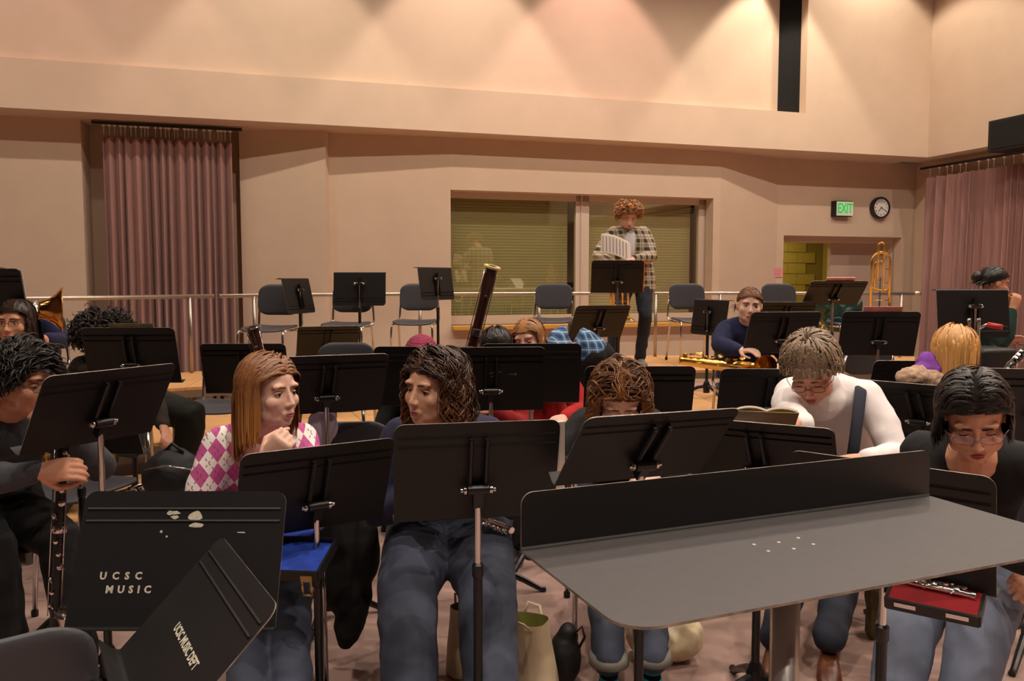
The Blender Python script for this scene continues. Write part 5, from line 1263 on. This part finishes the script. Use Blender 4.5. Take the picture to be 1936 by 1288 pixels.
for k in range(3): MB().tube([A.lerp(B, .2 + k * .28) + V((0, -.035, -.005)), A.lerp(B, .3 + k * .28) + V((0, -.045, .0))], .007, 6).build('key_guard', m_gold, root, True, of)
# trombones on stands
def trombone(px, ytop, ybot, Y, zf, label, bell_right):
    T = P(px, ytop, Y); Bt = P(px, ybot, Y); root = thing('trombone', label, 'trombone', V((Bt.x, Bt.y, zf))); of = V((Bt.x, Bt.y, zf)); k = (T.z - Bt.z); s = bell_right
    o = lambda x, z: V((T.x + x * s, T.y, Bt.z + z))
    def U(x0, x1, z0, z1, r, nm, zb=None):
        rad = (x1 - x0) / 2; pts = [o(x0, z0)] + [o(x0 + rad - rad * cos(a), z1 - rad + rad * sin(a)) for a in [pi * i / 8 for i in range(9)]] + [o(x1, zb if zb is not None else z0)]
        MB().tube(pts, r, 10).build(nm, m_gold, root, True, of)
    U(-.028, .028, k * .45, k, .009, 'hand_slide'); U(-.085, .085, k * .0, k * .86, .011, 'tuning_slide', k * .12); U(-.055, .03, k * .3, k * .74, .008, 'inner_tube')
    MB().lathe([(.011, .14 * k), (.018, .08 * k), (.032, .03 * k), (.06, .006), (.075, 0), (.07, .004), (.02, .07 * k)], 20, Matrix.Translation(o(.085, 0))).build('bell', m_gold, root, True, of)
    for z in (.17, .3, .42, .62): MB().tube([o(-.085, k * z), o(.085, k * z)], .0045, 6).build('brace', m_gold, root, True, of)
    MB().tube([o(.11, k * .33), o(.02, k * .31), o(-.1, k * .35)], .008, 8).build('trigger', m_gold, root, True, of)
    MB().tube([o(.0, k * .5), V((T.x, T.y + .03, zf + .03))], .008, 8).build('stand_post', m_tube, root, True, of)
    for a in range(3): MB().tube([V((T.x, T.y + .03, zf + .12)), V((T.x + .17 * cos(a * 2.09 + .4), T.y + .03 + .17 * sin(a * 2.09 + .4), zf + .01))], .007, 6).build('stand_leg', m_tube, root, True, of)
trombone(1667, 459, 590, 7.7, .4, 'golden trombone standing upright in front of the doorway recess', 1)
trombone(1172, 520, 606, 8.25, .6, 'golden trombone on its stand beside the standing man\'s legs', 1)
# flutes
def flute(a, b, label, r=.0095, parts=10, seed=3, name='flute', body=None, size=.0085, hint=V((0, -1, 0))):
    root = thing(name, label, 'flute' if name != 'clarinet' else 'clarinet', a); Mx = frame(a, b, hint); L = (b - a).length; of = V(a)
    MB().lathe([(0, 0), (r, 0), (r, L), (0, L)], 12, Mx).build('tube', body or m_silver, root, 40, of)
    for z in (L * .03, L * .36, L * .97): MB().lathe([(r, z - .006), (r * 1.25, z - .005), (r * 1.25, z + .005), (r, z + .006)], 12, Mx).build('ring', m_silver, root, 40, of)
    keywork(parts, Mx, L, r, root, m_silver, of, seed, .05, size); return root
flute(P(905, 979, 2.72), P(968, 1003, 2.56), 'silver flute end resting on the lap of the navy-shirted woman', parts=5, seed=2)
flute(G(1466, 1330, .02), G(1466, 1330, .02) + V((.0, .0, .42)), 'silver flute upright on a floor peg behind the chrome column', parts=9, seed=6)
flute(P(1888, 716, 3.38), P(1950, 648, 3.42), 'black clarinet with bright silver keys held beside the long curtain', r=.014, parts=8, seed=7, name='clarinet', body=m_ebony, size=.01)
# trumpet on the empty chair
A = P(176, 862, 4.05); root = thing('trumpet', 'small brass trumpet on the empty chair by the black bag', 'trumpet', A); of = A
MB().lathe([(.007, 0), (.008, .2), (.014, .28), (.03, .33), (.058, .355), (.055, .35), (.02, .3)], 18, frame(A + V((-.24, .1, 0)), A + V((.1, -.02, 0)))).build('bell', m_gold, root, True, of)
MB().tube([A + V((-.24, .1, 0)), A + V((-.3, .12, -.02)), A + V((-.3, .12, -.06)), A + V((-.02, .02, -.06)), A + V((.02, .0, -.045)), A + V((.0, .01, -.03))], .007, 8).build('tubing', m_gold, root, True, of)
for k in range(3): MB().tube([A + V((-.16 + k * .026, .06 - k * .01, -.08)), A + V((-.16 + k * .026, .06 - k * .01, .03))], .01, 10).build('valve', m_gold, root, True, of)

# ------------------------------------------------------------------ instrument cases
m_blue = mat('blue_plush', (36, 70, 176), .85, var=.35, vs=18, bump=.3, bs=60); m_redv = mat('red_velvet', (128, 14, 22), .9, var=.25, vs=14, bump=.2, bs=40); m_case = mat('case_shell', (20, 18, 18), .5); m_latch = mat('latch_brass', (196, 160, 110), .3, .9)
def tray(root, M, w, d, h, mv, of, floor=.35):
    t = .008
    for nm, c, s in (('wall_panel', (0, -d / 2, h / 2), (w, t, h)), ('wall_panel', (0, d / 2, h / 2), (w, t, h)), ('wall_panel', (-w / 2, 0, h / 2), (t, d, h)), ('wall_panel', (w / 2, 0, h / 2), (t, d, h)), ('bottom_panel', (0, 0, .003), (w, d, .006))):
        MB().box(c, s, M).build(nm, m_case, root, off=of)
    MB().box((0, 0, h * floor), (w - t, d - t, h * floor * 1.2), M).build('lining', mv, root, off=of)
c = P(540, 1022, 2.80); root = thing('instrument_case', 'open black case with bright blue plush on the argyle girl\'s lap', 'case', c); of = V(c)
Mb = Matrix.Translation(c) @ Matrix.Rotation(radians(-6), 4, 'Z') @ Matrix.Rotation(radians(4), 4, 'X'); tray(root, Mb, .27, .17, .05, m_blue, of, .6)
Ml = Matrix.Translation(P(543, 1064, 2.6)) @ Matrix.Rotation(radians(-6), 4, 'Z') @ Matrix.Rotation(radians(14), 4, 'X'); tray(root, Ml, .27, .19, .035, m_blue, of, .35)
MB().box((.1, -.1, .012), (.036, .008, .02), Ml).build('latch', m_latch, root, off=of)
lt = MB()
for a, b in (((.086, -.104, 0), (.086, -.104, -.045)), ((.114, -.104, 0), (.114, -.104, -.045)), ((.086, -.104, -.045), (.114, -.104, -.045))): lt.tube([Ml @ V(a), Ml @ V(b)], .004, 6)
lt.build('latch_loop', m_latch, root, True, of)
flute(Mb @ V((-.1, .01, .055)), Mb @ V((.11, .03, .055)), 'silver clarinet joint lying in the blue plush case', r=.011, parts=5, seed=12, hint=V((0, 0, 1)), body=m_silver)
q0 = G(1703, 1108, .685); q1 = G(1876, 1139, .685); q2 = G(1838, 1184, .655); q3 = G(1662, 1143, .655)
x = ((q1 - q0) + (q2 - q3)).normalized(); y = ((q0 - q3) + (q1 - q2)); z = x.cross(y).normalized(); y = z.cross(x); c = (q0 + q1 + q2 + q3) / 4; w_ = (q1 - q0).length; d_ = ((q0 - q3).length + (q1 - q2).length) / 2
root = thing('flute_case', 'flat open flute case lined in red velvet on the lap of the dark-haired woman', 'case', c); of = V(c); Mc = basis(x, y, z, c)
tray(root, Mc, w_, d_, .03, m_redv, of, .55)
for sx in (-.28, .28): MB().box((sx * w_, -d_ / 2 - .006, .022), (.05, .008, .012), Mc).build('latch', m_silver, root, off=of)
flute(Mc @ V((-w_ * .44, d_ * .26, .032)), Mc @ V((w_ * .43, d_ * .2, .032)), 'silver flute lying in the red velvet case', r=.0095, parts=9, seed=14, hint=V((0, 0, 1)))

# ------------------------------------------------------------------ sheet music, books and folders
def on_stand(key, x, z, w, h, t, m, name, label, cat, rot=0, front=.004):
    root, d, D, yaw = STANDS[key]; M = root.matrix_basis @ D @ Matrix.Translation((x, front + t / 2, z)) @ Matrix.Rotation(radians(rot), 4, 'Y')
    Mr = Matrix.Translation(root.location) @ Matrix.Rotation(root.rotation_euler.z, 4, 'Z') @ D @ Matrix.Translation((x, front + t / 2, z)) @ Matrix.Rotation(radians(rot), 4, 'Y')
    e = thing(name, label, cat, Mr.translation); of = Mr.translation.copy()
    MB().box((0, t * .25, 0), (w * .985, t * .6, h * .985), Mr).build('pages', m_paper, e, off=of)
    MB().box((0, -t * .3, 0), (w, t * .3, h), Mr).build('cover', m, e, off=of)
    return e
m_cov = mat('olive_cover', (112, 104, 66), .5, var=.35, vs=12); m_redc = mat('pink_cover', (196, 116, 106), .5, var=.3, vs=14); m_org = mat('orange_folder', (236, 120, 40), .6)
on_stand('S5', .02, .03, .24, .31, .008, m_cov, 'music_book', 'thin music book peeking over the curly-haired player\'s stand', 'book')
on_stand('S25', .005, .035, .25, .32, .01, m_redc, 'music_book', 'music book peeking over the wide stand below the trombone', 'book')
on_stand('S26', .0, .035, .25, .32, .01, m_redc, 'music_book', 'music book peeking over the flat-tilted stand', 'book')
on_stand('S10', .165, -.005, .23, .30, .012, m_paper, 'sheet_music', 'white sheets sticking out past the navy-shirted woman\'s stand', 'sheet music', -4)
on_stand('S6', .145, .0, .23, .31, .008, m_paper, 'sheet_music', 'sheets sticking out past the stand before the brass bell', 'sheet music')
on_stand('S19', .145, -.005, .24, .30, .008, m_org, 'folder', 'orange folder on the standing man\'s stand', 'folder')
# open book held over the stand by the grey-haired woman
c = P(1447, 787, 2.92); root = thing('music_book', 'open music book with a golden cover held by the grey-haired woman', 'book', c); of = V(c)
Mk = Matrix.Translation(c) @ Matrix.Rotation(radians(-14), 4, 'Z') @ Matrix.Rotation(radians(-26), 4, 'X')
for s in (-1, 1):
    pg = MB(); pts = [(s * .105 * i / 6, 0, .012 * sin(pi * i / 6) ** .8 * (1 if s else 1)) for i in range(7)]
    pg.loft([[V((p[0], -.07, p[2] + .003)), V((p[0], .07, p[2] + .003)), V((p[0], .07, p[2] - .004)), V((p[0], -.07, p[2] - .004))] for p in pts], Mk); pg.build('pages', m_paper, root, 40, of)
    MB().box((s * .054, -.002, -.007), (.108, .146, .003), Mk).build('cover', mat('gold_cover', (150, 122, 60), .4, var=.4, vs=10), root, off=of)
# sheet held by the standing man
cz_ = P(1165, 477, 8.25); root = thing('sheet_music', 'curved music sheet in the standing man\'s hands', 'sheet music', cz_); of = V(cz_)
def sheet(u, v): return (cz_.x + (u - .5) * .30, cz_.y - .05 * sin(pi * u) + .04 * v, cz_.z + .09 - .1 * u * 1.0 + (v - .5) * .20 + .02 * sin(pi * u))
mkobj('page', slabmesh(lambda u, v: V(sheet(u, v)) - of, 10, 5, .002), m_paper, root, True)
sl_ = MB()
for i in range(8): sl_.tube([V(sheet(.06 + .11 * i, .12)) + V((0, -.004, 0)), V(sheet(.06 + .11 * i, .88)) + V((0, -.004, 0))], .0035, 4)
o = sl_.build('music_staves', mat('stave_print', (150, 132, 124), .9), root, off=of); o['kind'] = 'stuff'

# ------------------------------------------------------------------ bags and clothes left around
def cloth_blob(name, label, cat, ells, m, vox=.01, amp=.008, sc_=10, part='cloth', seed=2):
    c = V(ells[0][0]); root = thing(name, label, cat, c); mb = MB()
    for e in ells:
        R_ = Matrix.Translation(V(e[0])) @ (Matrix.Rotation(radians(e[2]), 4, 'Y') if len(e) > 2 else Matrix.Identity(4)) @ (Matrix.Rotation(radians(e[3]), 4, 'Z') if len(e) > 3 else Matrix.Identity(4)); mb.ell((0, 0, 0), e[1], R_, 16)
    me = fuse(mb, vox, 4, .5, c); folds(me, amp, sc_, seed); mkobj(part, me, m, root, True); return root
m_bagb = mat('black_nylon', (20, 19, 20), .6, var=.15, vs=20)
p = at(326, 4.12, 0)
root = cloth_blob('backpack', 'bulky black bag standing beside the corduroy leg', 'bag', [((p.x, p.y, .3), (.17, .12, .29)), ((p.x - .02, p.y, .5), (.15, .11, .15)), ((p.x + .02, p.y, .14), (.17, .12, .14))], m_bagb, .012, .008, 7)
of = V(root.location)
MB().tube([V((p.x - .12, p.y - .1, .56)), V((p.x, p.y - .12, .585)), V((p.x + .12, p.y - .1, .56))], .004, 6).build('zip', m_chrome, root, True, of)
MB().tube([V((p.x - .05, p.y - .03, .63)), V((p.x, p.y - .04, .68)), V((p.x + .05, p.y - .03, .63))], .009, 8).build('handle', m_bagb, root, True, of)
p = at(606, 3.62, 0); cloth_blob('sweatshirt', 'pale lilac sweatshirt slung over a chair behind the argyle girl', 'clothing', [(P(606, 812, 3.62), (.06, .05, .1)), (P(600, 840, 3.62), (.055, .05, .12)), (P(625, 800, 3.64), (.03, .04, .07))], mat('lilac_cotton', (196, 180, 200), .9), .009, .006, 14)
cloth_blob('coat', 'black coat hanging between the argyle girl and the navy-shirted woman', 'clothing', [(P(660, 1020, 3.1), (.10, .05, .12)), (P(655, 1085, 3.1), (.085, .05, .17), 6), (P(668, 1150, 3.08), (.06, .04, .17), 14), (P(690, 1040, 3.1), (.06, .06, .14))], m_blackcl, .01, .008, 8)
cloth_blob('jacket', 'maroon jacket behind the argyle girl\'s back', 'clothing', [(P(392, 930, 3.3), (.05, .06, .12)), (P(385, 960, 3.3), (.05, .06, .12))], mat('maroon_cloth', (110, 58, 52), .95), .01, .005, 10)
cloth_blob('coat', 'olive coat hanging off the grey-haired woman\'s chair', 'clothing', [(P(1668, 1120, 3.35), (.07, .05, .14)), (P(1660, 1160, 3.35), (.05, .04, .12), 8), (P(1690, 1110, 3.35), (.06, .05, .12))], mat('olive_cloth', (92, 78, 46), .9, var=.15), .01, .008, 9)
cg = P(1583, 588, 8.35); cloth_blob('jacket', 'dark green satin jacket bundled on the chair below the doorway', 'clothing', [(cg, (.2, .1, .13)), (cg + V((.14, 0, .05)), (.12, .09, .1)), (cg + V((-.14, 0, .04)), (.13, .09, .1)), (cg + V((.02, -.02, -.12)), (.16, .1, .08))], mat('green_satin', (24, 62, 54), .35, var=.2, vs=10), .012, .022, 9)
# totes and handbags on the floor
m_cream = mat('cream_canvas', (218, 198, 164), .8, var=.08, bump=.1, bs=150); m_lime = mat('lime_lining', (150, 150, 70), .8)
def tote(c, w, d, h, yaw, label, lean=0.0):
    root = thing('tote_bag', label, 'bag', V((c.x, c.y, 0))); root.rotation_euler = (0, 0, yaw); rings = []
    for z, a, b, s in ((0, w * .5, d * .55, 0), (h * .03, w * .52, d * .6, 0), (h * .4, w * .5, d * .5, lean * .4), (h * .8, w * .44, d * .4, lean * .8), (h, w * .42, d * .42, lean)):
        rings.append(ring(V((s, 0, z + .003)), V((1, 0, 0)), V((0, 1, 0)), a, b, 24, 3.2))
    inner = [ring(V((lean, 0, h + .003)), V((1, 0, 0)), V((0, 1, 0)), w * .41, d * .4, 24, 3.2), ring(V((lean * .5, 0, h * .5)), V((1, 0, 0)), V((0, 1, 0)), w * .42, d * .4, 24, 3.2)]
    me = MB().loft(rings + inner[:1], None, True).mesh('t'); me.free_normals_split() if hasattr(me, 'free_normals_split') else None
    b = MB(); b.loft(rings, None, False); b.add(rings[0], [tuple(reversed(range(24)))]); b.build('body', m_cream, root, 50)
    i_ = MB(); i_.loft(inner, None, False); i_.add(inner[1], [tuple(range(24))]); i_.build('lining', m_lime, root, 50)
    for s in (-1, 1): MB().tube([V((lean - w * .2, s * d * .42, h - .01)), V((lean - w * .15, s * d * .6, h + .03)), V((lean + w * .1, s * d * .62, h + .02)), V((lean + w * .2, s * d * .42, h - .01))], .006, 8, flat=.5).build('handle', m_cream, root, True)
    return root
c = G(1012, 1330, 0); tote(c, .17, .14, .30, radians(-20), 'cream canvas tote bag standing open beside the navy-shirted woman\'s chair', -.03)
c = G(885, 1270, 0); tote(c, .16, .1, .26, radians(30), 'second beige tote bag half hidden behind the navy-shirted woman\'s legs')
p = G(1068, 1292, 0); root = cloth_blob('shoulder_bag', 'small black shoulder bag with a strap behind the cream tote', 'bag', [((p.x, p.y, .1), (.06, .07, .1)), ((p.x + .01, p.y, .19), (.035, .04, .04))], m_bagb, .008, .003, 10)
MB().tube([V((p.x + .03, p.y - .03, .2)), V((p.x + .06, p.y - .03, .23)), V((p.x + .07, p.y - .03, .19)), V((p.x + .05, p.y - .03, .15))], .005, 6).build('strap', m_bagb, root, True, V(root.location))
p = G(1255, 1248, 0); root = cloth_blob('handbag', 'soft cream leather handbag slumped behind the striped socks', 'bag', [((p.x, p.y, .085), (.14, .09, .085)), ((p.x - .08, p.y, .12), (.07, .07, .08)), ((p.x + .07, p.y, .1), (.08, .08, .09))], mat('cream_leather', (222, 202, 164), .45, var=.06), .009, .008, 12)
MB().tube([V((p.x - .1, p.y, .16)), V((p.x - .08, p.y - .02, .24)), V((p.x, p.y - .03, .22)), V((p.x + .08, p.y - .02, .16))], .009, 8).build('handle', MATS['cream_leather'], root, True, V(root.location))
# ------------------------------------------------------------------ hand truck, cases by the curtain
c = at(1842, 4.9, 0); root = thing('hand_truck', 'chrome hand truck with a red rubber grip before the long curtain', 'hand truck', c); of = V(c); s = .03
for px in (1831, 1849):
    q = P(px, 640, 4.9); t = P(px, 602, 4.9); MB().tube([V((q.x, 4.9, .05)), V((q.x, 4.9, t.z - .02)), V((q.x, 4.9, t.z))], .011, 10).build('upright', m_chrome, root, True, of)
a = P(1850, 622, 4.88); b = P(1866, 614, 4.86); e = P(1895, 619, 4.8)
MB().tube([a, b, e], .010, 10).build('handle_bar', m_chrome, root, True, of); MB().tube([b.lerp(e, .05), e], .016, 10).build('grip', mat('red_rubber', (190, 44, 36), .5), root, True, of)
MB().box((c.x, 4.85, .02), (.3, .25, .02)).build('toe_plate', m_chrome, root, off=of)
for sx in (-.14, .14): MB().lathe([(0, -.02), (.09, -.02), (.1, -.012), (.1, .012), (.09, .02), (0, .02)], 18, Matrix.Translation((c.x + sx, 5.0, .1)) @ Matrix.Rotation(pi / 2, 4, 'Y')).build('wheel', m_rub, root, 40, of)
def hardcase(c, sx, sy, sz, yaw, label, tilt=0):
    root = thing('hard_case', label, 'case', V((c.x, c.y, c.z))); root.rotation_euler = (radians(tilt), 0, yaw)
    me = MB().box((0, 0, sz / 2), (sx, sy, sz)).mesh('c'); me = ev_mesh(me, [('BEVEL', dict(width=.03, segments=3))]); mkobj('shell', me, m_case, root, 40)
    MB().box((0, -sy * .0, sz * .55), (sx * 1.01, sy * 1.01, .012)).build('seam', m_edge, root)
    MB().tube([(-.06, -sy / 2, sz * .5), (-.05, -sy / 2 - .04, sz * .5), (.05, -sy / 2 - .04, sz * .5), (.06, -sy / 2, sz * .5)], .009, 8).build('handle', m_rub, root, True)
p = at(1862, 5.35, 0); hardcase(V((p.x, 5.35, 0)), .26, .3, 1.06, radians(10), 'tall black case standing behind the hand truck')
p = at(1905, 4.5, 0); hardcase(V((p.x, 4.5, 0)), .5, .35, .93, radians(35), 'wide black case beside the silver-keyed clarinet')
p = at(1088, 7.35, 0); hardcase(V((p.x, 7.35, .4)), .12, .3, .72, radians(0), 'slim black case leaning by the brownish stand on the riser')
bpy.data.scenes.remove(TMP)
